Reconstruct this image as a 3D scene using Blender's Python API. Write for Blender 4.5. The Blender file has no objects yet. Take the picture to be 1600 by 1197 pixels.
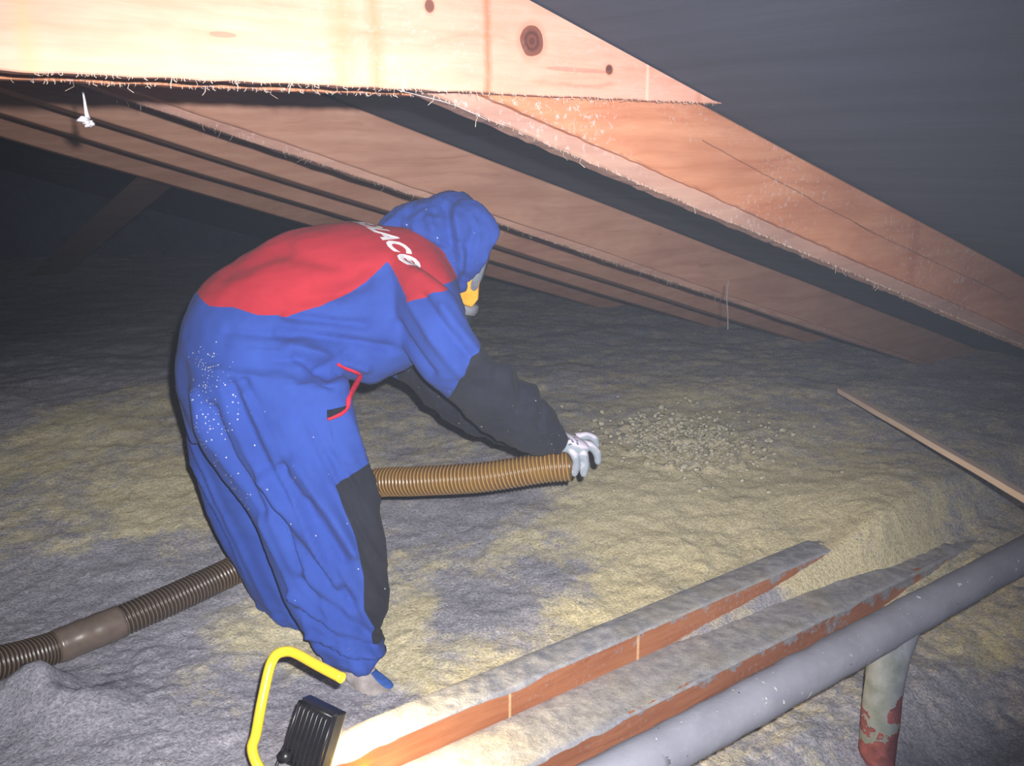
import bpy, bmesh, math, random
import numpy as np
from mathutils import Vector, Matrix
random.seed(7)
np.random.seed(7)
SC = bpy.context.scene
COL = SC.collection
PI = math.pi

# ------------------------------------------------------------------ frame of the place
# X runs along the roof trusses (towards the eave), Y from one truss to the next, Z up (0 = top of the wool beside the worker)
EYE = 1.40
HEAD = math.radians(50.7)             # heading of the view, counter-clockwise from X
PITCH = math.atan(362 / 1555)
RV = Vector((math.sin(HEAD), -math.cos(HEAD), 0))     # to the right of the view
GV = Vector((math.cos(HEAD), math.sin(HEAD), 0))      # away from the viewer
ROOF_T = math.tan(math.radians(16.9))
ROOF_Z = EYE + 0.60                   # underside of the roof deck at X = 0
RIDGE_X = -3.0


def rg(r, g, z):
    """point given by metres to the right, metres away and height"""
    return RV * r + GV * g + Vector((0, 0, z))


# ------------------------------------------------------------------ camera
cam_d = bpy.data.cameras.new('camera')
cam = bpy.data.objects.new('camera', cam_d)
COL.objects.link(cam)
cam.location = (0, 0, EYE)
cam.rotation_euler = (PI / 2 - PITCH, 0, HEAD - PI / 2)
cam_d.sensor_width = 36
cam_d.lens = 1555 / 1600 * 36
cam_d.clip_start = 0.02
SC.camera = cam

# ------------------------------------------------------------------ light: the flash beside the lens, bluish ambient fill added for bounce and haze
SC.view_settings.view_transform = 'Standard'
SC.view_settings.look = 'None'
SC.view_settings.gamma = 1
SC.view_settings.exposure = 0.0
SC.view_settings.use_curve_mapping = False
SC.cycles.use_denoising = True
SC.cycles.volume_bounces = 0
SC.cycles.max_bounces = 6

W = bpy.data.worlds.new('attic_gloom')
SC.world = W
W.use_nodes = True
W.node_tree.nodes['Background'].inputs[0].default_value = (0.55, 0.68, 1.0, 1)
W.node_tree.nodes['Background'].inputs[1].default_value = 0.16

fl = bpy.data.lights.new('camera_flash', 'SPOT')
fl.energy = 520
fl.color = (1.0, 0.97, 0.95)
fl.shadow_soft_size = 0.012
fl.spot_size = math.radians(80)
fl.spot_blend = 1.0
flash = bpy.data.objects.new('camera_flash', fl)
COL.objects.link(flash)
flash.location = Vector((0, 0, EYE)) + RV * 0.045 + Vector((0, 0, 0.06))
aim = rg(-0.22, 2.6, 0.62)
flash.rotation_euler = (aim - flash.location).to_track_quat('-Z', 'Y').to_euler()

# ------------------------------------------------------------------ helpers


def tag(o, label=None, cat=None, group=None, kind=None):
    if label: o['label'] = label
    if cat: o['category'] = cat
    if group: o['group'] = group
    if kind: o['kind'] = kind
    return o


def empty(name, loc=(0, 0, 0), rz=0):
    o = bpy.data.objects.new(name, None)
    COL.objects.link(o)
    o.location = loc
    o.rotation_euler = (0, 0, rz)
    o.empty_display_size = 0.1
    return o


def mesh_obj(name, verts, faces, mat=None, parent=None, smooth=True, attrs=None):
    me = bpy.data.meshes.new(name)
    me.from_pydata([tuple(v) for v in verts], [], faces)
    me.validate()
    if smooth:
        me.polygons.foreach_set('use_smooth', [True] * len(me.polygons))
    if attrs:
        for k, arr in attrs.items():
            a = me.attributes.new(k, 'FLOAT', 'POINT')
            a.data.foreach_set('value', np.asarray(arr, dtype=np.float32))
    me.update()
    o = bpy.data.objects.new(name, me)
    COL.objects.link(o)
    if mat: me.materials.append(mat)
    if parent: o.parent = parent
    return o


def hash3(ix, iy, iz, seed):
    h = (ix.astype(np.int64) * 374761393 + iy.astype(np.int64) * 668265263 + iz.astype(np.int64) * 2147483647 + seed * 974634777) & 0xffffffff
    h = ((h ^ (h >> 13)) * 1274126177) & 0xffffffff
    h = h ^ (h >> 16)
    return (h & 0xffff) / 32767.5 - 1.0


def vnoise(p, scale=1.0, seed=0):
    """smooth value noise in -1..1 for an (n,3) array"""
    q = np.asarray(p, dtype=np.float64) * scale + 1000.0
    i = np.floor(q).astype(np.int64)
    f = q - i
    f = f * f * f * (f * (f * 6 - 15) + 10)
    out = 0
    for dx in (0, 1):
        wx = f[:, 0] if dx else 1 - f[:, 0]
        for dy in (0, 1):
            wy = f[:, 1] if dy else 1 - f[:, 1]
            for dz in (0, 1):
                wz = f[:, 2] if dz else 1 - f[:, 2]
                out = out + wx * wy * wz * hash3(i[:, 0] + dx, i[:, 1] + dy, i[:, 2] + dz, seed)
    return out


def fbm(p, scale=1.0, octaves=4, seed=0, gain=0.5):
    s = 0; a = 1.0; n = 0
    for k in range(octaves):
        s = s + a * vnoise(p, scale * 2.03 ** k, seed + k * 17)
        n += a
        a *= gain
    return s / n


def smooth(t):
    t = np.clip(t, 0, 1)
    return t * t * (3 - 2 * t)


def chain(pts, n):
    """Catmull-Rom through pts, n samples evenly spaced by length"""
    P = [Vector(p) for p in pts]
    P = [P[0] * 2 - P[1]] + P + [P[-1] * 2 - P[-2]]
    out = []
    for i in range(1, len(P) - 2):
        for k in range(24):
            t = k / 24
            a, b, c, d = P[i - 1], P[i], P[i + 1], P[i + 2]
            out.append(0.5 * ((2 * b) + (c - a) * t + (2 * a - 5 * b + 4 * c - d) * t * t + (3 * b - a - 3 * c + d) * t ** 3))
    out.append(P[-2])
    L = [0]
    for i in range(1, len(out)):
        L.append(L[-1] + (out[i] - out[i - 1]).length)
    res = []
    j = 0
    for k in range(n):
        s = L[-1] * k / (n - 1)
        while j < len(L) - 2 and L[j + 1] < s: j += 1
        t = (s - L[j]) / max(1e-9, L[j + 1] - L[j])
        res.append(out[j].lerp(out[j + 1], min(1, max(0, t))))
    return res, L[-1]


def tube_geo(path, radius, seg=16, cap=True, flat=1.0):
    """path: list of Vectors; radius: number or function(index)"""
    V = []; Fc = []
    n = len(path)
    up = Vector((0.13, 0.21, 0.97)).normalized()
    prev = None
    for i, p in enumerate(path):
        t = (path[min(i + 1, n - 1)] - path[max(i - 1, 0)]).normalized()
        if prev is None:
            a = t.cross(up)
            if a.length < 0.1: a = t.cross(Vector((1, 0, 0)))
            a.normalize()
        else:
            a = (prev - t * prev.dot(t)).normalized()
        prev = a
        b = t.cross(a)
        r = radius(i) if callable(radius) else radius
        for k in range(seg):
            w = 2 * PI * k / seg
            V.append(p + a * math.cos(w) * r + b * math.sin(w) * r * flat)
    for i in range(n - 1):
        for k in range(seg):
            Fc.append((i * seg + k, i * seg + (k + 1) % seg, (i + 1) * seg + (k + 1) % seg, (i + 1) * seg + k))
    if cap:
        Fc.append(tuple(reversed(range(seg))))
        Fc.append(tuple((n - 1) * seg + k for k in range(seg)))
    return V, Fc


def merge(parts):
    V = []; Fc = []
    for v, f in parts:
        o = len(V)
        V += [Vector(x) for x in v]
        Fc += [tuple(i + o for i in q) for q in f]
    return V, Fc


def box_geo(c, s, rot=None):
    """box centred at c with full sizes s"""
    V = []
    for x in (-.5, .5):
        for y in (-.5, .5):
            for z in (-.5, .5):
                v = Vector((x * s[0], y * s[1], z * s[2]))
                if rot: v = rot @ v
                V.append(Vector(c) + v)
    return V, [(0, 1, 3, 2), (4, 6, 7, 5), (0, 4, 5, 1), (2, 3, 7, 6), (0, 2, 6, 4), (1, 5, 7, 3)]


def bevel(o, w=0.004, seg=2):
    m = o.modifiers.new('bevel', 'BEVEL')
    m.width = w; m.segments = seg; m.limit_method = 'ANGLE'; m.angle_limit = math.radians(40)
    return o


def loft_geo(rings, lat, n=28, power=2.3, sub=3):
    """rings: (centre, half vector, half width along lat); closed at both ends"""
    C = [Vector(r[0]) for r in rings]; A = [Vector(r[1]) for r in rings]; Wd = [r[2] for r in rings]
    cc = []; aa = []; ww = []
    for i in range(len(C) - 1):
        i0 = max(i - 1, 0); i3 = min(i + 2, len(C) - 1)
        for k in range(sub):
            t = k / sub
            def cr(L):
                a, b, c, d = L[i0], L[i], L[i + 1], L[i3]
                return 0.5 * ((2 * b) + (c - a) * t + (2 * a - 5 * b + 4 * c - d) * t * t + (3 * b - a - 3 * c + d) * t ** 3)
            cc.append(cr(C)); aa.append(cr(A)); ww.append(cr(Wd))
    cc.append(C[-1]); aa.append(A[-1]); ww.append(Wd[-1])
    V = []; Fc = []
    for c, a, w in zip(cc, aa, ww):
        for k in range(n):
            th = 2 * PI * k / n
            ct, st = math.cos(th), math.sin(th)
            ex = 2 / power
            x = math.copysign(abs(ct) ** ex, ct); y = math.copysign(abs(st) ** ex, st)
            V.append(c + a * x + lat * (w * y))
    m = len(cc)
    for i in range(m - 1):
        for k in range(n):
            Fc.append((i * n + k, i * n + (k + 1) % n, (i + 1) * n + (k + 1) % n, (i + 1) * n + k))
    for i, rev in ((0, True), (m - 1, False)):
        d = (cc[0] - cc[1]) if i == 0 else (cc[-1] - cc[-2])
        ci = len(V)
        V.append(cc[i] + d.normalized() * aa[i].length * 0.12)
        for k in range(n):
            a, b = i * n + k, i * n + (k + 1) % n
            Fc.append((b, a, ci) if rev else (a, b, ci))
    return V, Fc


def remeshed(parts, voxel, smooth_it=4, fac=0.5):
    """the union of closed shapes as ONE continuous skin: (verts array, faces list, normals)"""
    V, Fc = merge(parts)
    me = bpy.data.meshes.new('tmp')
    me.from_pydata([tuple(v) for v in V], [], Fc)
    bm = bmesh.new(); bm.from_mesh(me)
    # keep every shell facing outwards
    bmesh.ops.recalc_face_normals(bm, faces=bm.faces)
    bm.to_mesh(me); bm.free()
    o = bpy.data.objects.new('tmp', me)
    COL.objects.link(o)
    m = o.modifiers.new('r', 'REMESH'); m.mode = 'VOXEL'; m.voxel_size = voxel; m.adaptivity = 0
    s = o.modifiers.new('s', 'SMOOTH'); s.iterations = smooth_it; s.factor = fac
    dg = bpy.context.evaluated_depsgraph_get()
    ev = bpy.data.meshes.new_from_object(o.evaluated_get(dg))
    n = len(ev.vertices)
    co = np.empty(n * 3, dtype=np.float32); ev.vertices.foreach_get('co', co)
    no = np.empty(n * 3, dtype=np.float32); ev.vertices.foreach_get('normal', no)
    faces = [tuple(p.vertices) for p in ev.polygons]
    bpy.data.objects.remove(o); bpy.data.meshes.remove(me); bpy.data.meshes.remove(ev)
    return co.reshape(-1, 3).astype(np.float64), faces, no.reshape(-1, 3).astype(np.float64)


def seg_dist(P, a, b):
    a = np.array(a); b = np.array(b); d = b - a
    t = np.clip(((P - a) @ d) / (d @ d), 0, 1)
    q = a + t[:, None] * d
    return np.linalg.norm(P - q, axis=1), t


def poly_sd(P, poly):
    """signed distance (positive inside) of 2-D points to a polygon"""
    poly = [np.array(p) for p in poly]
    n = len(poly)
    dist = np.full(len(P), 1e9); inside = np.zeros(len(P), bool)
    for i in range(n):
        a, b = poly[i], poly[(i + 1) % n]
        d, _ = seg_dist(P, a, b)
        dist = np.minimum(dist, d)
        cond = (a[1] > P[:, 1]) != (b[1] > P[:, 1])
        with np.errstate(divide='ignore', invalid='ignore'):
            xi = (b[0] - a[0]) * (P[:, 1] - a[1]) / (b[1] - a[1] + 1e-12) + a[0]
        inside ^= cond & (P[:, 0] < xi)
    return np.where(inside, dist, -dist)


# ------------------------------------------------------------------ materials
class NT:
    def __init__(s, name):
        s.m = bpy.data.materials.new(name); s.m.use_nodes = True
        s.t = s.m.node_tree; s.b = s.t.nodes['Principled BSDF']

    def n(s, typ, **kw):
        nd = s.t.nodes.new(typ)
        for k, v in kw.items():
            if k.startswith('_'): setattr(nd, k[1:], v)
            else: nd.inputs[k.replace('__', ' ')].default_value = v
        return nd

    def l(s, a, b): s.t.links.new(a, b)

    def math(s, op, a, b=None, c=None, clamp=False):
        nd = s.t.nodes.new('ShaderNodeMath'); nd.operation = op; nd.use_clamp = clamp
        for i, x in enumerate((a, b, c)):
            if x is None: continue
            if isinstance(x, (int, float)): nd.inputs[i].default_value = x
            else: s.l(x, nd.inputs[i])
        return nd.outputs[0]

    def noise(s, scale, detail=4, rough=0.55, vec=None, dist=0.0):
        nd = s.t.nodes.new('ShaderNodeTexNoise')
        nd.inputs['Scale'].default_value = scale; nd.inputs['Detail'].default_value = detail
        nd.inputs['Roughness'].default_value = rough; nd.inputs['Distortion'].default_value = dist
        if vec is not None: s.l(vec, nd.inputs['Vector'])
        return nd.outputs[0]

    def ramp(s, fac, stops):
        nd = s.t.nodes.new('ShaderNodeValToRGB')
        e = nd.color_ramp.elements
        while len(e) > 1: e.remove(e[-1])
        e[0].position = stops[0][0]; e[0].color = col(stops[0][1])
        for p, c in stops[1:]:
            x = e.new(p); x.color = col(c)
        s.l(fac, nd.inputs[0])
        return nd.outputs[0]

    def mix(s, fac, a, b, mode='MIX'):
        nd = s.t.nodes.new('ShaderNodeMix'); nd.data_type = 'RGBA'; nd.blend_type = mode
        for x, i in ((fac, 0), (a, 6), (b, 7)):
            if isinstance(x, (int, float)): nd.inputs[i].default_value = x
            elif isinstance(x, tuple): nd.inputs[i].default_value = col(x)
            else: s.l(x, nd.inputs[i])
        return nd.outputs[2]

    def coord(s, which='Object', scale=(1, 1, 1), loc=(0, 0, 0), rot=(0, 0, 0)):
        tc = s.t.nodes.new('ShaderNodeTexCoord'); mp = s.t.nodes.new('ShaderNodeMapping')
        mp.inputs['Scale'].default_value = scale; mp.inputs['Location'].default_value = loc; mp.inputs['Rotation'].default_value = rot
        s.l(tc.outputs[which], mp.inputs[0])
        return mp.outputs[0]

    def attr(s, name):
        a = s.t.nodes.new('ShaderNodeAttribute'); a.attribute_name = name
        return a.outputs['Fac']

    def bump(s, h, strength=0.5, dist=0.005):
        nd = s.t.nodes.new('ShaderNodeBump'); nd.inputs['Strength'].default_value = strength; nd.inputs['Distance'].default_value = dist
        s.l(h, nd.inputs['Height']); s.l(nd.outputs[0], s.b.inputs['Normal'])

    def out(s, c=None, rough=0.8, spec=0.2, metal=0.0):
        if c is not None:
            if isinstance(c, tuple): s.b.inputs['Base Color'].default_value = col(c)
            else: s.l(c, s.b.inputs['Base Color'])
        if isinstance(rough, (int, float)): s.b.inputs['Roughness'].default_value = rough
        else: s.l(rough, s.b.inputs['Roughness'])
        s.b.inputs['Specular IOR Level'].default_value = spec
        s.b.inputs['Metallic'].default_value = metal
        return s.m


def col(c):
    """sRGB 0..255 to linear"""
    f = lambda x: (x / 255 / 12.92) if x / 255 <= 0.04045 else ((x / 255 + 0.055) / 1.055) ** 2.4
    return (f(c[0]), f(c[1]), f(c[2]), 1)


def plain(name, c, rough=0.7, spec=0.3, metal=0.0, noise=0.12, scale=60, bump=0.0):
    t = NT(name)
    n = t.noise(scale, 4, 0.6, t.coord())
    dark = tuple(x * (1 - noise) for x in c); light = tuple(min(255, x * (1 + noise)) for x in c)
    t.out(t.ramp(n, [(0.3, dark), (0.7, light)]), rough, spec, metal)
    if bump: t.bump(n, bump, 0.003)
    return t.m


def wood(name, light, mid, dark, knots=(), joints=(), dust=0.0, axis_scale=(1.2, 30, 30), wob=1.0, cracks=(), side_dust=None):
    t = NT(name)
    base = t.coord('Object')
    warp = t.noise(2.2, 3, 0.5, t.coord('Object', (1.0, 1.0, 3.0)))
    v = t.coord('Object', axis_scale)
    add = t.n('ShaderNodeVectorMath', _operation='MULTIPLY_ADD')
    t.l(warp, add.inputs[0]); add.inputs[1].default_value = (0.3, 3.5 * wob, 3.5 * wob); t.l(v, add.inputs[2])
    g = t.noise(1.0, 5, 0.6, add.outputs[0])
    c = t.ramp(g, [(0.22, dark), (0.40, mid), (0.60, light), (0.80, mid)])
    blot = t.noise(3.0, 4, 0.6, t.coord('Object', (0.8, 1.5, 2.5), (3, 1, 2)))
    c = t.mix(t.math('MULTIPLY', t.ramp(blot, [(0.42, (0, 0, 0)), (0.72, (255, 255, 255))]), 0.6), c, dark)
    fine = t.noise(1.0, 3, 0.7, t.coord('Object', (8, 260, 260)))
    c = t.mix(t.math('MULTIPLY', t.math('SUBTRACT', 0.60, fine, clamp=True), 0.5), c, dark)
    for (x, y, z, rx, rz, strength) in knots:
        sub = t.n('ShaderNodeVectorMath', _operation='SUBTRACT'); t.l(base, sub.inputs[0]); sub.inputs[1].default_value = (x, y, z)
        mul = t.n('ShaderNodeVectorMath', _operation='MULTIPLY'); t.l(sub.outputs[0], mul.inputs[0]); mul.inputs[1].default_value = (1 / rx, 0.0, 1 / rz)
        ln = t.n('ShaderNodeVectorMath', _operation='LENGTH'); t.l(mul.outputs[0], ln.inputs[0])
        d = t.math('ADD', ln.outputs['Value'], t.math('MULTIPLY', t.noise(30, 2, 0.5, base), 0.35))
        ring = t.math('SINE', t.math('MULTIPLY', d, 16))
        kc = t.mix(t.math('MULTIPLY_ADD', ring, 0.25, 0.45, clamp=True), (66, 30, 24), (112, 66, 52))
        c = t.mix(t.math('MULTIPLY', t.math('LESS_THAN', d, 1.15), strength), c, kc)
        halo = t.math('SUBTRACT', 1.0, t.math('MULTIPLY', t.math('ABSOLUTE', t.math('SUBTRACT', d, 1.25)), 2.6), clamp=True)
        c = t.mix(t.math('MULTIPLY', halo, 0.45 * strength), c, dark)
    for (x0, wd, colr, k) in joints:
        sp = t.n('ShaderNodeSeparateXYZ'); t.l(base, sp.inputs[0])
        wv = t.math('MULTIPLY', t.math('SUBTRACT', t.noise(9, 2, 0.5, base), 0.5), wd * 1.4)
        dd = t.math('ABSOLUTE', t.math('SUBTRACT', t.math('ADD', sp.outputs[0], wv), x0))
        c = t.mix(t.math('MULTIPLY', t.math('SUBTRACT', 1.0, t.math('DIVIDE', dd, wd), clamp=True), k), c, colr)
    for (x0, x1, c0, c1) in cracks:
        sp = t.n('ShaderNodeSeparateXYZ'); t.l(base, sp.inputs[0])
        tt = t.math('DIVIDE', t.math('SUBTRACT', sp.outputs[0], x0), x1 - x0)
        cz = t.math('MULTIPLY_ADD', tt, c1 - c0, c0 + EYE)
        zz = t.math('ADD', t.math('MULTIPLY_ADD', sp.outputs[0], ROOF_T, sp.outputs[2]), t.math('MULTIPLY', t.math('SUBTRACT', t.noise(7, 4, 0.6, base), 0.5), 0.016))
        dd = t.math('SUBTRACT', 1.0, t.math('DIVIDE', t.math('ABSOLUTE', t.math('SUBTRACT', zz, cz)), 0.0022), clamp=True)
        dd = t.math('MULTIPLY', dd, t.math('MULTIPLY', t.math('GREATER_THAN', tt, 0.0), t.math('LESS_THAN', tt, 1.0)))
        c = t.mix(t.math('MULTIPLY', dd, 0.7), c, (70, 40, 32))
    if side_dust:
        sp = t.n('ShaderNodeSeparateXYZ'); t.l(base, sp.inputs[0])
        k = t.math('MULTIPLY_ADD', sp.outputs[0], 0.16, side_dust[0])
        k = t.math('ADD', k, t.math('MULTIPLY', t.math('SUBTRACT', sp.outputs[2], side_dust[1]), 5.0))
        k = t.math('ADD', k, t.math('MULTIPLY', t.math('SUBTRACT', t.noise(11, 6, 0.7, t.coord('Object', (1, 1, 1.0), (2, 2, 2))), 0.5), 1.7))
        f = t.ramp(k, [(0.50, (0, 0, 0)), (0.60, (255, 255, 255))])
        c = t.mix(f, c, t.ramp(t.noise(40, 5, 0.7, base), [(0.3, (128, 128, 138)), (0.7, (176, 174, 178))]))
    if dust:
        dn = t.noise(70, 5, 0.75, base)
        dl = t.noise(2.0, 3, 0.6, t.coord('Object', (1, 1, 1), (7, 3, 1)))
        f = t.math('MULTIPLY', t.ramp(dn, [(0.55, (0, 0, 0)), (0.62, (255, 255, 255))]), t.ramp(dl, [(0.45, (0, 0, 0)), (0.6, (255, 255, 255))]))
        c = t.mix(t.math('MULTIPLY', f, dust), c, (190, 182, 184))
    t.out(c, 0.72, 0.25)
    t.bump(g, 0.25, 0.002)
    return t.m

M_TRUSS = wood('rafter_wood', (180, 140, 120), (168, 126, 106), (140, 98, 82), dust=0.0)
M_TRUSS_FRONT = wood('rafter_wood_front', (198, 140, 108), (186, 124, 92), (150, 90, 64), dust=0.75, cracks=((1.66, 2.35, 0.527, 0.505), (2.25, 3.1, 0.508, 0.515)),
                     joints=((2.55, 0.03, (150, 80, 56), 0.4), (4.0, 0.05, (120, 60, 44), 0.4)))
M_COLLAR = wood('collar_wood', (210, 160, 142), (202, 148, 128), (178, 110, 88), dust=0.15,
                knots=((1.153, 1.355, 1.582, 0.027, 0.027, 1.0), (0.943, 1.355, 1.621, 0.009, 0.010, 0.9), (1.338, 1.355, 1.545, 0.009, 0.009, 1.0), (1.26, 1.355, 1.5405, 0.075, 0.004, 0.3), (0.60, 1.355, 1.555, 0.020, 0.004, 0.35), (0.40, 1.355, 1.60, 0.018, 0.003, 0.35)),
                joints=((1.055, 0.012, (170, 96, 62), 0.75), (0.79, 0.035, (196, 126, 90), 0.5), (1.585, 0.012, (186, 104, 74), 0.5), (1.44, 0.006, (240, 200, 176), 0.6), (0.845, 0.02, (196, 120, 84), 0.6), (0.35, 0.02, (214, 150, 112), 0.5)))
M_JOIST = wood('joist_wood', (188, 126, 90), (176, 112, 78), (146, 88, 60), dust=0.35, axis_scale=(3, 60, 60), side_dust=(0.14, 0.095))
M_JOIST_LOW = wood('joist_wood_low', (182, 122, 92), (168, 108, 80), (138, 86, 64), dust=0.35, axis_scale=(3, 60, 60), side_dust=(0.20, 0.015))
M_LATH = wood('lath_wood', (255, 236, 222), (252, 228, 210), (232, 200, 180), axis_scale=(2, 60, 60))
M_STRUT = wood('strut_wood', (150, 118, 104), (140, 110, 98), (112, 88, 78))

t = NT('dust_grey')
n1 = t.noise(26, 6, 0.75, t.coord()); n2 = t.noise(5, 3, 0.5, t.coord('Object', (1, 1, 1), (4, 2, 0)))
c = t.ramp(n1, [(0.3, (136, 136, 144)), (0.55, (170, 170, 178)), (0.72, (196, 194, 190))])
c = t.mix(t.math('MULTIPLY', t.ramp(n2, [(0.5, (0, 0, 0)), (0.68, (255, 255, 255))]), 0.35), c, (178, 166, 134))
sp = t.noise(150, 2, 0.5, t.coord('Object', (1, 1, 1), (1, 5, 2)))
c = t.mix(t.ramp(sp, [(0.68, (0, 0, 0)), (0.72, (255, 255, 255))]), c, (214, 208, 190))
c = t.mix(t.ramp(sp, [(0.22, (255, 255, 255)), (0.25, (0, 0, 0))]), c, (70, 66, 70))
t.out(c, 0.95, 0.05); t.bump(n1, 0.8, 0.006)
M_DUST = t.m

t = NT('loose_wool')
tone = t.attr('tone')
f1 = t.noise(34, 6, 0.78, t.coord()); f2 = t.noise(120, 4, 0.7, t.coord('Object', (1, 1, 1), (3, 3, 3))); f3 = t.noise(9, 5, 0.65, t.coord('Object', (1, 1, 1), (8, 1, 3)))
s = t.math('ADD', t.math('MULTIPLY', tone, 1.45), t.math('MULTIPLY', t.math('SUBTRACT', f3, 0.5), 3.4))
s = t.math('ADD', s, t.math('MULTIPLY', t.math('SUBTRACT', f1, 0.5), 2.4))
s = t.math('MULTIPLY_ADD', s, 0.42, 0.45, clamp=True)
grey = t.ramp(f2, [(0.28, (128, 128, 138)), (0.5, (178, 177, 190)), (0.72, (218, 216, 224))])
yell = t.ramp(f2, [(0.28, (178, 168, 138)), (0.5, (240, 228, 190)), (0.72, (255, 250, 226))])
c = t.mix(t.ramp(s, [(0.25, (0, 0, 0)), (0.75, (255, 255, 255))]), grey, yell)
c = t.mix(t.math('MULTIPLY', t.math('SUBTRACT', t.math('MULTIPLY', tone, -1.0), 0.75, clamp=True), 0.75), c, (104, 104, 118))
fl_ = t.noise(210, 1, 0.4, t.coord('Object', (1, 1, 1), (2, 9, 4)))
c = t.mix(t.math('MULTIPLY', t.ramp(fl_, [(0.70, (0, 0, 0)), (0.75, (255, 255, 255))]), 0.7), c, (226, 220, 206))
t.out(c, 1.0, 0.02)
t.bump(t.math('ADD', t.math('MULTIPLY', f1, 1.0), t.math('MULTIPLY', f2, 0.5)), 1.0, 0.010)
M_WOOL = t.m

t = NT('roof_underlay')
n1 = t.noise(1.0, 6, 0.65, t.coord('Object', (14, 0.8, 14))); n2 = t.noise(1.3, 5, 0.65, t.coord('Object', (2.5, 1, 1), (5, 5, 5)))
c = t.ramp(n1, [(0.3, (48, 54, 72)), (0.7, (70, 76, 96))])
c = t.mix(t.math('MULTIPLY', n2, 0.5), c, (84, 82, 84))
t.out(c, 0.85, 0.15); t.bump(n1, 0.3, 0.004)
M_DECK = t.m
M_WALL = plain('gable_board', (62, 66, 82), 0.9, 0.1, noise=0.15, scale=4)
M_FLOOR = plain('ceiling_board', (120, 112, 104), 0.9, 0.1, scale=8)

# ------------------------------------------------------------------ the setting: two roof slopes, gable wall, floor under the wool


def slope_z(x, c=ROOF_Z):
    return c - ROOF_T * x if x > RIDGE_X else c - ROOF_T * RIDGE_X - ROOF_T * (RIDGE_X - x)


def slab(name, x0, x1, y0, y1, th, m):
    V = []
    for x in (x0, x1):
        for y in (y0, y1):
            for dz in (0, th):
                V.append((x, y, slope_z(x) + dz))
    F = [(0, 1, 3, 2), (4, 6, 7, 5), (0, 4, 5, 1), (2, 3, 7, 6), (0, 2, 6, 4), (1, 5, 7, 3)]
    return tag(mesh_obj(name, V, F, m, smooth=False), kind='structure')


slab('ceiling', RIDGE_X, 7.6, -0.6, 11.8, 0.03, M_DECK)
slab('ceiling.001', -10.0, RIDGE_X, -0.6, 11.8, 0.03, M_DECK)
V, F = box_geo((-1.0, 6.0, -0.36), (17.5, 13.4, 0.04))
tag(mesh_obj('floor', V, F, M_FLOOR, smooth=False), kind='structure')
gv = []
for y in (11.5, 11.62):
    gv += [(-9.5, y, -0.34), (7.5, y, -0.34), (7.5, y, slope_z(7.5)), (RIDGE_X, y, slope_z(RIDGE_X)), (-9.5, y, slope_z(-9.5))]
tag(mesh_obj('wall_back', gv, [(4, 3, 2, 1, 0), (5, 6, 7, 8, 9)] + [(i, (i + 1) % 5, (i + 1) % 5 + 5, i + 5) for i in range(5)], M_WALL, smooth=False), kind='structure')


# ------------------------------------------------------------------ loose wool
BLOBS = [(-1.07, 2.31, 0.54, 0.41, -1.0), (-1.24, 2.88, 0.44, 0.28, -0.9), (-3.29, 6.98, 1.28, 3.48, -1.7), (-1.91, 5.77, 0.46, 1.22, -0.6), (-0.08, 2.83, 0.18, 0.13, -1.3), (0.15, 3.0, 0.12, 0.11, -1.2), (-0.23, 3.41, 0.21, 0.28, -0.8), (0.05, 3.61, 0.22, 0.24, -0.5), (-0.26, 2.32, 0.15, 0.13, -1.1), (-0.47, 2.55, 0.05, 0.15, -0.3), (-0.59, 2.25, 0.1, 0.24, -0.6), (-1.73, 3.41, 0.19, 0.38, 0.2), (-1.94, 4.0, 0.3, 0.51, 0.8), (-1.31, 3.54, 0.22, 0.41, 1.0), (-1.67, 4.46, 0.27, 0.52, 0.5), (-0.7, 2.62, 0.17, 0.2, 1.0), (-0.79, 2.37, 0.1, 0.16, 0.5), (-0.3, 2.66, 0.17, 0.2, 1.1), (-0.14, 2.44, 0.1, 0.09, 0.7), (-0.5, 3.02, 0.29, 0.2, 0.3), (0.43, 3.12, 0.47, 0.27, 0.9), (0.24, 2.83, 0.18, 0.13, 0.9), (0.86, 3.61, 0.64, 0.5, 0.7), (0.38, 3.68, 0.23, 0.29, 0.5), (1.28, 3.41, 0.21, 0.32, 0.9), (0.98, 3.02, 0.08, 0.1, 1.0), (0.78, 4.46, 0.36, 0.52, 0.5), (-0.31, 4.68, 0.31, 0.45, 0.0), (2.29, 5.77, 0.76, 1.03, -0.2), (0.19, 5.77, 0.95, 1.22, -0.15), (1.29, 6.53, 1.29, 0.86, -0.2), (1.4, 2.74, 0.15, 0.17, 0.8), (1.09, 2.16, 0.19, 0.22, -0.8), (0.82, 2.74, 0.11, 0.13, -0.9), (2.19, 4.68, 0.38, 0.69, -0.4), (-0.66, 2.88, 0.12, 0.18, 0.4), (1.5, 2.3, 0.45, 0.35, -1.6), (1.2, 2.0, 0.3, 0.25, -1.2)]


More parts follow.
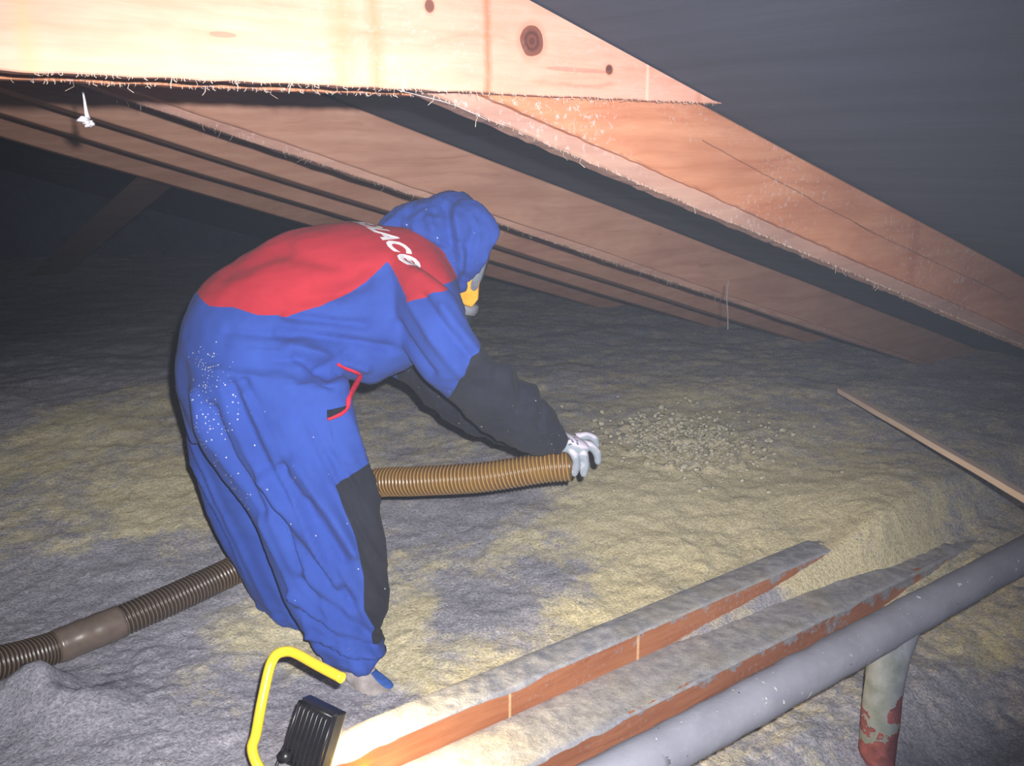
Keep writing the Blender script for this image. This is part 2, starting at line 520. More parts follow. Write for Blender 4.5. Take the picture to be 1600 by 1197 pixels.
def wool_height(x, y):
    """height of the blown wool (big forms only)"""
    r = x * RV.x + y * RV.y; g = x * GV.x + y * GV.y
    rho = np.hypot(x, y)
    h = 0.0 + 0.29 * smooth((rho - 2.2) / 3.2)
    # the wool he has just blown lies a little higher beside his hand, the trench he stands in lower
    h = h + 0.05 * np.exp(-((r - 0.35) ** 2 / 0.5 + (g - 3.6) ** 2 / 0.5))
    h = h - 0.03 * np.exp(-((r + 0.45) ** 2 / 0.06 + (g - 2.5) ** 2 / 0.06))
    # left foreground bank, half burying the hose
    h = h + 0.03 * np.exp(-((r + 1.0) ** 2 / 0.3 + (g - 2.2) ** 2 / 0.12))
    q_ = np.stack([r, g, 0 * r], 1) if np.ndim(r) else None
    nz = vnoise(q_, 9.0, 81) if q_ is not None else 0
    h = h + (0.068 + 0.045 * nz) * np.exp(-((r + 1.20 + (g - 2.33) * 0.6) ** 2 / 0.035 + (g - 2.29) ** 2 / 0.011))
    side = smooth((y - 1.60) / 0.14)                     # 0 on the joist / pipe side
    low = -0.06 + 0.33 * smooth((x - 2.7) / 2.4)
    h = h * side + low * (1 - side)
    side2 = smooth((y - 0.98) / 0.34)
    low2 = -0.20 + 0.40 * smooth((x - 1.9) / 3.2)
    h = h * side2 + low2 * (1 - side2)
    # wool slumped over the first joist end
    h = h + 0.055 * np.exp(-((x - 3.05) ** 2 / 0.05 + (y - 1.66) ** 2 / 0.012)) + 0.05 * np.exp(-((x - 3.3) ** 2 / 0.12 + (y - 1.85) ** 2 / 0.05))
    return h


def wool_relief(P):
    a = fbm(P, 3.2, 3, 11)
    b = fbm(P, 14.0, 4, 23, 0.6)
    c_ = np.abs(fbm(P, 38.0, 3, 31, 0.6))
    lump = 0.5 * np.abs(fbm(P, 13.0, 2, 41)) + 0.6 * np.abs(vnoise(P, 30.0, 42)) + 0.35 * np.abs(vnoise(P, 55.0, 43))
    return 0.020 * a + 0.006 * b + 0.010 * c_ + 0.011 * lump - 0.008


def build_wool():
    na, nd = 640, 600
    az = np.radians(np.linspace(-18, 118, na))
    d = 0.75 * (11.9 / 0.75) ** np.linspace(0, 1, nd)
    A, D = np.meshgrid(az, d, indexing='ij')
    x = (D * np.cos(A)).ravel(); y = (D * np.sin(A)).ravel()
    y = np.minimum(y, 11.5)
    h = wool_height(x, y)
    P = np.stack([x, y, h], 1)
    rel = wool_relief(P)
    quiet = 1 - 0.7 * np.exp(-((y - 1.66) ** 2) / 0.02) * (x < 2.9)
    h = h + rel * quiet
    r = x * RV.x + y * RV.y; g = x * GV.x + y * GV.y
    # churned patch where the hose is blowing
    ch = np.exp(-((r - 0.72) ** 2 / 0.07 + (g - 4.0) ** 2 / 0.08))
    h = h + ch * (0.05 * np.maximum(0, vnoise(P, 20, 5)) + 0.06 * np.maximum(0, vnoise(P, 40, 6)))
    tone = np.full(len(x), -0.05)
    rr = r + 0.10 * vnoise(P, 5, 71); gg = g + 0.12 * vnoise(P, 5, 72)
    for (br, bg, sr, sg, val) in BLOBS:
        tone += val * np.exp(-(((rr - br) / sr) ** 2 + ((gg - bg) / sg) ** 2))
    idx = np.arange(na * nd).reshape(na, nd)
    q = np.stack([idx[:-1, :-1], idx[1:, :-1], idx[1:, 1:], idx[:-1, 1:]], -1).reshape(-1, 4)
    me = bpy.data.meshes.new('loose_wool')
    me.vertices.add(len(x)); me.vertices.foreach_set('co', np.stack([x, y, h], 1).astype(np.float32).ravel())
    me.loops.add(q.size); me.loops.foreach_set('vertex_index', q[:, ::-1].ravel().astype(np.int32))
    me.polygons.add(len(q)); me.polygons.foreach_set('loop_start', (np.arange(len(q)) * 4).astype(np.int32))
    me.polygons.foreach_set('use_smooth', np.ones(len(q), bool))
    a = me.attributes.new('tone', 'FLOAT', 'POINT'); a.data.foreach_set('value', tone.astype(np.float32))
    me.update(calc_edges=True); me.validate()
    me.materials.append(M_WOOL)
    o = bpy.data.objects.new('blown_insulation', me); COL.objects.link(o)
    tag(o, 'grey and straw coloured loose wool insulation blown over the attic floor', 'insulation', kind='stuff')
    return o


build_wool()


def clod_geo(c, r, seed):
    bm = bmesh.new(); bmesh.ops.create_icosphere(bm, subdivisions=2, radius=1)
    P = np.array([v.co[:] for v in bm.verts])
    k = 1 + 0.45 * vnoise(P + seed * 3.1, 1.4, 3) + 0.40 * vnoise(P + seed, 3.2, 4)
    s = np.array([1.0 + 0.3 * math.sin(seed), 0.9, 0.7])
    P = P * k[:, None] * r * s
    V = [Vector(p) + Vector(c) for p in P]; F = [tuple(v.index for v in f.verts) for f in bm.faces]
    bm.free()
    return V, F


parts = []
for i in range(620):
    r = random.gauss(0.74, 0.19); g = random.gauss(4.02, 0.20)
    if random.random() < 0.35: r = random.gauss(0.66, 0.10); g = random.gauss(3.95, 0.11)
    p = rg(r, g, 0)
    xx = np.array([p.x]); yy = np.array([p.y]); z = float(wool_height(xx, yy)[0]) + random.uniform(0.004, 0.035)
    s = random.uniform(0.004, 0.013) * (1.3 if random.random() < 0.12 else 1)
    parts.append(clod_geo((p.x, p.y, z), s, i * 0.37))
V, F = merge(parts)
t = NT('wool_clod'); n1 = t.noise(60, 5, 0.7, t.coord())
t.out(t.ramp(n1, [(0.3, (152, 148, 130)), (0.7, (222, 216, 194))]), 1.0, 0.02); t.bump(n1, 0.8, 0.006)
tag(mesh_obj('insulation_clods', V, F, t.m), 'crumbly pale clods of freshly blown wool in front of the hose mouth', 'insulation', kind='stuff')


# ------------------------------------------------------------------ roof timber
def beam_mesh(name, x0, x1, y0, y1, zlow, zhigh, m, parent=None, ragged=0.0, step=0.06, seed=0, attrs=None):
    """a timber along X; zlow/zhigh are functions of x; the lower arrises carry a little saw fuzz"""
    n = max(2, int((x1 - x0) / step))
    V = []; F = []
    for i in range(n + 1):
        x = x0 + (x1 - x0) * i / n
        w = 0.0015 * math.sin(x * 5 + seed)
        b = 0.004
        zl, zh = zlow(x), zhigh(x)
        pr = [(y0 + b, zl), (y1 - b, zl), (y1, zl + b), (y1, zh - b), (y1 - b, zh), (y0 + b, zh), (y0, zh - b), (y0, zl + b)]
        for k, (yy, zz) in enumerate(pr):
            rr = random.uniform(-ragged, ragged) if k in (0, 1) else 0
            V.append((x, yy + w, zz + w + rr))
    for i in range(n):
        for k in range(8):
            a = i * 8 + k; b_ = i * 8 + (k + 1) % 8
            F.append((a, b_, b_ + 8, a + 8))
    F.append(tuple(reversed(range(8)))); F.append(tuple(n * 8 + k for k in range(8)))
    return mesh_obj(name, V, F, m, parent, smooth=False, attrs=attrs)


def splinters(parent, x0, x1, y, zf, n, seed, m, smax=0.02):
    rnd = random.Random(seed)
    parts = []
    for i in range(n):
        x = rnd.uniform(x0, x1)
        L = rnd.uniform(0.001, 0.005) if rnd.random() < 0.93 else rnd.uniform(0.012, smax)
        z = zf(x)
        p = [Vector((x, y, z + 0.002)), Vector((x + rnd.uniform(-.4, .4) * L, y - rnd.uniform(-0.002, 0.004), z - L * 0.5)), Vector((x + rnd.uniform(-.9, .9) * L, y - rnd.uniform(-0.003, 0.006), z - L))]
        parts.append(tube_geo(p, rnd.uniform(0.0002, 0.0006), 4))
    V, F = merge(parts)
    return tag(mesh_obj('sawn_fibres', V, F, m, parent, smooth=False), kind='stuff')


M_PLY = wood('rear_ply_wood', (178, 142, 126), (166, 128, 114), (138, 106, 96), dust=0.5)
M_FIBRE = plain('wood_fibre', (190, 172, 160), 0.9, 0.1)
CUP = 0.585
RAF = [  # near face, far face, drop of lower edge, label
    (1.40, 1.495, 0.424, 'nearest sloping rafter, bright orange pine, running behind the sawn tie board to the right edge', M_TRUSS_FRONT),
    (2.62, 2.745, 0.424, 'second sloping rafter, pinkish pine, passing just above the blue hood', M_TRUSS),
    (3.40, 3.51, 0.424, 'third sloping rafter, dim brown pine, crossing directly behind the blue hood', M_TRUSS),
    (4.12, 4.22, 0.424, 'fourth sloping rafter, dusky brown, next below the third and above the red back', M_TRUSS),
    (5.15, 5.26, 0.424, 'fifth sloping rafter, greyish and hazy, lowest of the row at the upper left', M_TRUSS),
]
for i, (ya, yb, cl, lab, m) in enumerate(RAF):
    o = empty('roof_rafter', (0, ya, 0))
    tag(o, lab, 'rafter', 'sloping roof rafters')
    zl = lambda x, cl=cl: EYE + cl - ROOF_T * x
    zh = lambda x: EYE + CUP + 0.012 - ROOF_T * x
    b = beam_mesh('beam', RIDGE_X + 0.05, 6.2, 0, yb - ya, zl, zh, m, o, ragged=0.0016 if i < 2 else 0, step=0.02 if i == 0 else 0.06, seed=i)
    drop = (0.033, 0.022, 0.016, 0.02, 0.02)[i]
    half = 0.018
    if i > 1: continue
    lp = beam_mesh('rear_ply', RIDGE_X + 0.05, 6.2, half, half + 0.05, lambda x: zl(x) - drop, lambda x: zl(x) + 0.02, M_PLY, o, ragged=0.002 if i < 2 else 0, step=0.02 if i == 0 else 0.06, seed=i + 9)
    lp['label'] = 'greyer second board showing along the lower edge'
    if i < 2:
        splinters(o, 0.6, 3.4, half, lambda x: zl(x) - drop, 420, 40 + i, M_FIBRE)


def tie_board(ya, yb, lab, m, seed, xr):
    """a level board nailed across the rafters, its end sawn to the roof slope"""
    z0, z1 = 1.4945, 1.714
    xa = -1.7
    top = lambda x: min(z1, ROOF_Z - 0.004 - ROOF_T * x)
    xs = [xa + (xr - xa) * i / 150 for i in range(151)]
    V = []; F = []
    for x in xs:
        zt = max(z0 + 0.002, top(x)); b = 0.002
        zl = z0 + random.uniform(-.0012, .0012)
        V += [(x, 0, zl + b), (x, b, zl), (x, yb - ya - b, zl), (x, yb - ya, zl + b), (x, yb - ya, zt), (x, 0, zt)]
    for i in range(150):
        for k in range(6):
            a = i * 6 + k; c = i * 6 + (k + 1) % 6
            F.append((a, c, c + 6, a + 6))
    F.append(tuple(reversed(range(6)))); F.append(tuple(150 * 6 + k for k in range(6)))
    V = [(x, y + ya, z) for x, y, z in V]
    o = mesh_obj('tie_board', V, F, m, smooth=False)
    tag(o, lab, 'board', 'level tie boards sandwiching the nearest rafter')
    splinters(o, -0.4, xr - 0.05, ya, lambda x: z0, 300, seed, M_FIBRE, 0.014)
    return o


tie_board(1.355, 1.396, 'wide pale pine board with a big dark knot, front one of the level pair', M_COLLAR, 61, 1.70)
tie_board(1.505, 1.545, 'rear board of the level pair, a dusty edge behind the knotty pale board', M_TRUSS_FRONT, 62, 1.74)

# slanting strut far at the back left
a = Vector((1.99, 5.36, 1.285)); b = Vector((2.50, 10.0, 0.24))
a = a - (b - a) * 0.012
d = (b - a).normalized()
nrm = d.cross(Vector((0.1, 1.0, 0.0)).normalized()); nrm = Vector((-0.62, 0.0, -0.78)) if nrm.length < 0.01 else nrm.normalized()
V = []
for p, hw in ((a, 0.125), (b, 0.17)):
    for sgn in (-1, 1):
        for dy in (0, 0.05):
            V.append(p + nrm * hw * sgn + GV * dy)
o = mesh_obj('diagonal_strut', V, [(0, 1, 3, 2), (4, 6, 7, 5), (0, 4, 5, 1), (2, 3, 7, 6), (0, 2, 6, 4), (1, 5, 7, 3)], M_STRUT, smooth=False)
bevel(o, 0.006)
tag(o, 'wide dark strut slanting down to the wool at the far left', 'strut')

# ------------------------------------------------------------------ floor joists with their dust, pipe, lath


def dust_layer(parent, x0, x1, y0, y1, z, th, seed, drape=0.012):
    """uneven felt of dust lying on a joist, its edges ragged"""
    nx = int((x1 - x0) / 0.012); ny = 14
    X, Y = np.meshgrid(np.linspace(x0, x1, nx), np.concatenate([[0.0], np.linspace(0.002, 1, ny - 1)]), indexing='ij')
    xr = X.ravel(); t_ = Y.ravel()
    e = np.stack([xr, t_ * 0 + seed, t_ * 0], 1)
    lo = y0 - 0.0035 + 0 * t_
    hi = y1 + 0.004
    y = lo + (hi - lo) * t_
    P = np.stack([xr, y, t_ * 0], 1)
    zz = z + th * (0.75 + 0.5 * fbm(P, 12, 4, seed + 5) + 0.25 * vnoise(P, 60, seed + 6)) * np.sqrt(np.clip(np.sin(np.pi * np.clip(t_, 0.0, 1.0)) + 0.02, 0, 1)) 
    hang = np.maximum(0, fbm(e, 5, 4, seed + 9, 0.55) * 1.0 - 0.20) * 0.03 + 0.004
    first = t_ == 0
    zz = np.where(first, z + 0.001 - hang, zz)
    y = np.where(first, y0 - 0.003, y)
    V = [tuple(v) for v in np.stack([xr, y, zz], 1)]
    idx = np.arange(nx * ny).reshape(nx, ny)
    F = [tuple(q) for q in np.stack([idx[:-1, :-1], idx[1:, :-1], idx[1:, 1:], idx[:-1, 1:]], -1).reshape(-1, 4).tolist()]
    return mesh_obj('dust_layer', V, F, M_DUST, parent)


o = empty('floor_joist', (0, 1.735, 0))
tag(o, 'higher reddish floor joist with dusty top, bordering the wool and lit by the lamp', 'joist', 'two floor joists')
beam_mesh('beam', -0.4, 3.5, 0, 0.09, lambda x: -0.12, lambda x: 0.10, M_JOIST, o, seed=3)
dust_layer(o, -0.4, 3.5, 0.0, 0.10, 0.099, 0.008, 3)
m = plain('pale_joint', (214, 176, 140), 0.8, 0.1)
for x in (1.412, 1.872):
    V, F = box_geo((x, -0.001, 0.045), (0.006, 0.004, 0.10)); mesh_obj('joint_line', V, F, m, o, smooth=False)['label'] = 'pale upright line across the joist side'
o = empty('floor_joist', (0, 1.55, 0))
tag(o, 'lower reddish floor joist with dusty top, between the other joist and grey pipe', 'joist', 'two floor joists')
beam_mesh('beam', -0.4, 4.3, 0, 0.15, lambda x: -0.2, lambda x: 0.02, M_JOIST_LOW, o, seed=5)
dust_layer(o, -0.4, 4.3, 0.0, 0.185, 0.019, 0.008, 8)

# pipe
t = NT('dusty_pipe')
n1 = t.noise(30, 6, 0.7, t.coord()); n2 = t.noise(6, 4, 0.6, t.coord('Object', (0.6, 1, 1)))
c = t.ramp(n2, [(0.3, (136, 137, 150)), (0.7, (160, 161, 174))])
c = t.mix(t.math('MULTIPLY', t.ramp(n1, [(0.55, (0, 0, 0)), (0.75, (255, 255, 255))]), 0.3), c, (182, 182, 186))
sp = t.noise(60, 2, 0.5, t.coord('Object', (1, 1, 1), (1, 5, 2)))
c = t.mix(t.ramp(sp, [(0.70, (0, 0, 0)), (0.73, (255, 255, 255))]), c, (226, 224, 220))
c = t.mix(t.ramp(sp, [(0.235, (255, 255, 255)), (0.25, (0, 0, 0))]), c, (60, 58, 70))
t.out(c, 0.9, 0.1); t.bump(n1, 0.35, 0.004)
M_PIPE = t.m
PZ, PY, PR = 0.24, 1.17, 0.049
root = empty('drain_pipe', (0, PY, PZ))
tag(root, 'grey dust covered drain pipe running level beside the joists with a branch going down', 'pipe')


def skin_noise(V, amp, scale, seed):
    P = np.array([v[:] for v in V]); k = fbm(P, scale, 4, seed)
    return P, k


path = [Vector((x, 0, 0)) for x in np.arange(-0.3, 6.0, 0.025)]
V, F = tube_geo(path, PR, 48)
P, k = skin_noise(V, 0, 14, 2)
Q = []
for v, kk in zip(P, k):
    r = math.hypot(v[1], v[2]) or 1
    f = 1 + 0.075 * kk + (0.03 * max(0, v[2] / r))
    Q.append((v[0], v[1] * f, v[2] * f))
mesh_obj('pipe', Q, F, M_PIPE, root)
V, F = tube_geo([Vector((x, 0, 0)) for x in np.linspace(1.02, 1.32, 12)], lambda i: PR * (1.045 if 0 < i < 11 else 0.99), 40)
P, k = skin_noise(V, 0, 16, 4)
mesh_obj('socket_sleeve', [(v[0], v[1] * (1 + 0.05 * kk), v[2] * (1 + 0.05 * kk)) for v, kk in zip(P, k)], F, M_PIPE, root)['label'] = 'wider dusty sleeve around the pipe'
# branch with a dust saddle and a bare red patch near the floor
t = NT('branch_pipe')
nn = t.noise(9, 5, 0.65, t.coord()); tc = t.n('ShaderNodeSeparateXYZ'); t.l(t.coord(), tc.inputs[0])
redf = t.math('GREATER_THAN', t.math('ADD', t.math('MULTIPLY', t.math('ADD', tc.outputs[2], 0.33), -4.0), t.math('MULTIPLY', t.math('SUBTRACT', nn, 0.5), 3.0)), -0.42)
c = t.mix(t.math('MULTIPLY', redf, 0.9), t.ramp(nn, [(0.35, (108, 116, 112)), (0.6, (146, 150, 158))]), t.ramp(t.noise(22, 4, 0.6, t.coord()), [(0.35, (92, 42, 46)), (0.6, (132, 66, 66)), (0.75, (146, 112, 98))]))
t.out(c, 0.8, 0.15); t.bump(nn, 0.4, 0.006)
BX = 2.18
V, F = loft_geo([(Vector((BX + 0.050, 0, -0.012)), Vector((0.100, 0, 0)), 0.040), (Vector((BX + 0.030, 0, -0.045)), Vector((0.078, 0, 0)), 0.046), (Vector((BX + 0.012, 0, -0.085)), Vector((0.060, 0, 0)), 0.047), (Vector((BX, 0, -0.14)), Vector((0.049, 0, 0)), 0.047), (Vector((BX - 0.008, 0, -0.30)), Vector((0.047, 0, 0)), 0.047), (Vector((BX - 0.015, 0, -0.52)), Vector((0.047, 0, 0)), 0.047)], Vector((0, 1, 0)), n=40, power=2.0, sub=8)
P, k = skin_noise(V, 0, 16, 8)
Q = [(BX + (v[0] - BX) * (1 + 0.06 * kk), v[1] * (1 + 0.10 * kk), v[2]) for v, kk in zip(P, k)]
mesh_obj('branch', Q, F, t.m, root)['label'] = 'downward branch with a worn red patch'

# pale lath lying across the wool at the right
a = Vector((3.96, 2.47, 0.335)); b = Vector((2.72, 0.96, 0.43))
d = b - a
V, F = box_geo((0, 0, 0), (d.length, 0.026, 0.018))
V2 = []; n = 40
V = []; F = []
for i in range(n + 1):
    s = i / n
    bow = 0.004 * math.sin(s * 3) + 0.001 * math.sin(s * 20)
    for (yy, zz) in ((-.015, -.011), (.015, -.011), (.015, .011), (-.015, .011)):
        V.append((s * d.length, yy + bow, zz))
for i in range(n):
    for k in range(4):
        F.append((i * 4 + k, i * 4 + (k + 1) % 4, (i + 1) * 4 + (k + 1) % 4, (i + 1) * 4 + k))
F += [(3, 2, 1, 0), tuple(n * 4 + k for k in range(4))]
o = mesh_obj('wooden_lath', V, F, M_LATH, smooth=False)
o.location = a; o.rotation_euler = d.to_track_quat('X', 'Z').to_euler()
bevel(o, 0.002)
tag(o, 'thin pale wooden lath lying across the wool at the right edge', 'lath')

# fluff, cobweb thread and a hanging wire
M_FLUFF = plain('white_fluff', (206, 204, 210), 1.0, 0.05, noise=0.1)
o = empty('cobweb_fluff', rg(-0.786, 1.9, 1.47))
tag(o, 'small white clump of fluff hanging by a thread below the pale tie board', 'fluff')
parts = [clod_geo((random.gauss(0, .003), random.gauss(0, .003), -0.020 + random.gauss(0, .004)), 0.0075, i * 1.7) for i in range(6)]
V, F = merge(parts); mesh_obj('clump', V, F, M_FLUFF, o)
V, F = tube_geo([Vector((-0.002, 0, 0.045)), Vector((0, 0, 0.02)), Vector((0.001, 0, 0)), Vector((0.003, 0, -0.012))], lambda i: 0.0012 + 0.0012 * i, 8)
mesh_obj('thread', V, F, M_FLUFF, o)
pth, _ = chain([Vector((0.885, 1.36, 1.4925)), Vector((0.93, 1.365, 1.486)), Vector((1.0, 1.38, 1.476)), Vector((1.06, 1.40, 1.463)), Vector((1.10, 1.41, 1.452))], 30)
V, F = tube_geo(pth, 0.0004, 6)
tag(mesh_obj('cobweb_thread', V, F, M_FLUFF), 'thin slack white thread strung under the tie board beside the nearest rafter', 'thread')
# loose cut-off wire
pth, _ = chain([rg(0.654, 3.0, 1.02), rg(0.652, 3.0, 0.965), rg(0.657, 3.0, 0.92), rg(0.660, 3.0, 0.868)], 14)
V, F = tube_geo(pth, 0.0016, 6)
tag(mesh_obj('hanging_wire', V, F, plain('wire_grey', (110, 108, 112), 0.7)), 'short grey wire end dangling below the second rafter over the wool', 'wire')

# ------------------------------------------------------------------ the worker (own frame: x to the right of the photo, y away, z up)
TORSO = [((-0.226, 0.12, 0.616), (-0.201, 0.0, 0.009), 0.13), ((-0.224, 0.11, 0.736), (-0.231, 0.0, 0.036), 0.17), ((-0.218, 0.11, 0.82), (-0.228, 0.0, 0.066), 0.19), ((-0.22, 0.13, 0.88), (-0.201, 0.0, 0.095), 0.195), ((-0.194, 0.15, 0.93), (-0.173, 0.0, 0.131), 0.185), ((-0.141, 0.18, 0.959), (-0.14, 0.0, 0.167), 0.175), ((-0.071, 0.21, 0.971), (-0.119, 0.0, 0.204), 0.18), ((0.004, 0.24, 0.995), (-0.094, 0.0, 0.208), 0.19), ((0.087, 0.27, 1.019), (-0.081, 0.0, 0.192), 0.2), ((0.163, 0.29, 1.035), (-0.068, 0.0, 0.165), 0.2), ((0.223, 0.31, 1.059), (-0.059, 0.0, 0.129), 0.17), ((0.25, 0.34, 1.093), (-0.039, 0.0, 0.075), 0.1), ((0.294, 0.36, 1.117), (-0.036, 0.0, 0.064), 0.08)]
RLEG = [((-0.184, 0.02, 0.853), (-0.21, 0.0, 0.025), 0.12), ((-0.171, 0.01, 0.732), (-0.213, 0.0, 0.013), 0.125), ((-0.131, 0.0, 0.626), (-0.198, 0.0, 0.018), 0.12), ((-0.086, 0.0, 0.515), (-0.184, 0.0, 0.005), 0.112), ((-0.056, -0.01, 0.406), (-0.161, 0.0, 0.009), 0.105), ((-0.038, -0.01, 0.306), (-0.144, 0.0, 0.009), 0.1), ((-0.027, -0.01, 0.208), (-0.126, 0.0, 0.014), 0.095), ((-0.015, -0.01, 0.123), (-0.103, 0.0, 0.014), 0.09), ((0.0, -0.01, 0.065), (-0.076, 0.0, 0.012), 0.08), ((0.013, -0.01, 0.04), (-0.055, 0.0, 0.002), 0.07)]
LLEG = [((-0.312, 0.23, 0.798), (-0.185, 0.0, 0.037), 0.12), ((-0.325, 0.25, 0.663), (-0.17, 0.0, 0.019), 0.12), ((-0.314, 0.27, 0.518), (-0.167, 0.0, 0.015), 0.115), ((-0.294, 0.28, 0.391), (-0.158, 0.0, 0.01), 0.11), ((-0.269, 0.28, 0.281), (-0.148, 0.0, 0.0), 0.1), ((-0.239, 0.28, 0.184), (-0.132, 0.0, 0.005), 0.1), ((-0.213, 0.28, 0.095), (-0.122, 0.0, 0.01), 0.095), ((-0.198, 0.28, 0.027), (-0.104, 0.0, 0.016), 0.09)]
RARM = [((0.16, 0.1, 1.025), (0.002, 0.0, 0.093), 0.1), ((0.208, 0.05, 0.99), (0.025, 0.0, 0.1), 0.1), ((0.247, 0.04, 0.95), (0.039, 0.0, 0.101), 0.095), ((0.28, 0.05, 0.883), (0.052, 0.0, 0.074), 0.088), ((0.314, 0.07, 0.834), (0.054, 0.0, 0.056), 0.083), ((0.364, 0.1, 0.789), (0.061, 0.0, 0.059), 0.08), ((0.422, 0.14, 0.728), (0.06, 0.0, 0.058), 0.078), ((0.477, 0.18, 0.674), (0.053, 0.0, 0.054), 0.075), ((0.52, 0.21, 0.631), (0.042, 0.0, 0.046), 0.07), ((0.557, 0.23, 0.601), (0.024, 0.0, 0.039), 0.058), ((0.576, 0.245, 0.587), (0.019, 0.0, 0.028), 0.045)]
LARM = [((0.056, 0.45, 0.906), (0.013, 0.0, 0.117), 0.09), ((0.099, 0.48, 0.823), (0.041, 0.0, 0.079), 0.09), ((0.174, 0.5, 0.754), (0.041, 0.0, 0.066), 0.085), ((0.241, 0.51, 0.681), (0.041, 0.0, 0.066), 0.08), ((0.34, 0.5, 0.618), (0.03, 0.0, 0.06), 0.075), ((0.44, 0.49, 0.568), (0.03, 0.0, 0.052), 0.068), ((0.529, 0.47, 0.537), (0.02, 0.0, 0.036), 0.058), ((0.575, 0.45, 0.519), (0.017, 0.0, 0.029), 0.045)]
HEADH = [((0.122, 0.33, 1.188), (-0.039, 0.0, 0.009), 0.06), ((0.171, 0.34, 1.166), (-0.06, 0.0, 0.056), 0.1), ((0.21, 0.35, 1.14), (-0.067, 0.0, 0.104), 0.12), ((0.256, 0.36, 1.151), (-0.05, 0.0, 0.109), 0.125), ((0.299, 0.37, 1.169), (-0.031, 0.0, 0.114), 0.13), ((0.344, 0.37, 1.174), (-0.017, 0.0, 0.1), 0.12), ((0.381, 0.37, 1.166), (-0.01, 0.0, 0.068), 0.1), ((0.401, 0.37, 1.16), (-0.005, 0.0, 0.035), 0.06)]
RED = [(-0.4731, 1.0492), (-0.3707, 1.0293), (-0.3273, 1.011), (-0.261, 1.0143), (-0.1927, 0.9943), (-0.1299, 0.9909), (-0.0462, 1.011), (0.0295, 1.0443), (0.097, 1.0938), (0.1257, 1.12), (0.1939, 1.0243), (0.2523, 1.0542), (0.3002, 1.0608), (0.3515, 1.0905), (0.3198, 1.1883), (0.2076, 1.2686), (0.1277, 1.3003), (-0.1928, 1.3319), (-0.4564, 1.2526)]
KNEE = [(0.002, 0.5771), (0.0813, 0.618), (0.1271, 0.6366), (0.1739, 0.572), (0.1845, 0.3275), (0.1634, 0.1462), (0.1112, 0.0907), (0.0833, 0.1186), (0.0833, 0.1738), (0.0616, 0.2285), (0.0633, 0.3275), (0.0488, 0.4336), (0.0219, 0.5032)]
FLECK = [(-0.3771, 0.9096), (-0.2802, 0.9178), (-0.2377, 0.8272), (-0.2521, 0.7265), (-0.2914, 0.6241), (-0.2172, 0.4846), (-0.2538, 0.4313), (-0.3292, 0.5548), (-0.3688, 0.6926), (-0.3939, 0.7938)]
FOLDS = [(0.1186, 1.1026, 0.0056, 1.039, 0.02, -0.006), (0.111, 1.1105, -0.0557, 1.0868, 0.03, 0.006), (-0.147, 1.1498, -0.2927, 1.0868, 0.02, -0.004), (0.0699, 1.063, -0.1063, 1.023, 0.02, -0.005), (-0.1416, 0.9585, 0.1283, 0.8932, 0.012, -0.008), (-0.1239, 0.9909, 0.0663, 0.9585, 0.012, -0.008), (-0.1117, 0.9178, 0.0622, 0.8437, 0.012, 0.008), (-0.0969, 0.8932, -0.0031, 0.8272, 0.01, -0.008), (-0.0832, 0.8437, 0.0318, 0.8932, 0.012, -0.006), (-0.2695, 0.9585, -0.1104, 0.9423, 0.01, -0.004), (-0.2539, 0.8272, -0.1761, 0.6241, 0.018, -0.01), (-0.2144, 0.8105, -0.0805, 0.5548, 0.016, 0.009), (-0.2205, 0.8437, -0.1184, 0.6241, 0.012, -0.008), (-0.1267, 0.6241, 0.0123, 0.3776, 0.018, -0.012), (-0.0929, 0.6413, 0.0466, 0.3956, 0.016, 0.01), (-0.178, 0.5895, -0.0074, 0.3052, 0.02, 0.012), (-0.1965, 0.5548, -0.1073, 0.3415, 0.018, -0.012), (-0.1505, 0.4846, 0.0245, 0.2503, 0.02, -0.012), (-0.0099, 0.6585, 0.0534, 0.5895, 0.012, -0.004), (-0.1091, 0.3052, 0.0891, 0.1389, 0.012, -0.008), (-0.1283, 0.2595, 0.0707, 0.1013, 0.01, 0.008), (-0.105, 0.2134, 0.0797, 0.1107, 0.01, -0.01), (-0.0823, 0.1483, 0.0874, 0.0824, 0.008, 0.008), (-0.0836, 0.1201, 0.0785, 0.0729, 0.006, -0.006), (-0.3151, 0.7603, -0.2172, 0.4846, 0.02, -0.012), (-0.3615, 0.7938, -0.2994, 0.5022, 0.02, 0.008), (-0.3149, 0.5198, -0.2277, 0.3052, 0.015, -0.008), (0.1542, 0.9585, 0.24, 0.8437, 0.015, -0.007), (0.1957, 1.023, 0.3207, 0.8437, 0.016, 0.006), (0.2278, 1.039, 0.3455, 0.8932, 0.012, -0.006), (0.2752, 1.023, 0.3615, 0.8932, 0.012, 0.006), (0.4097, 0.8768, 0.4013, 0.7938, 0.01, -0.009), (0.4339, 0.8685, 0.45, 0.7434, 0.01, 0.009), (0.4743, 0.8272, 0.4582, 0.7265, 0.01, -0.01), (0.5068, 0.7938, 0.4992, 0.6756, 0.008, 0.01), (0.5281, 0.7687, 0.5239, 0.6585, 0.007, -0.01), (0.3206, 0.8272, 0.4337, 0.7603, 0.012, -0.007), (0.3854, 0.8437, 0.5153, 0.7265, 0.014, 0.006), (-0.1705, 1.1498, 0.0708, 1.0868, 0.02, -0.004)]
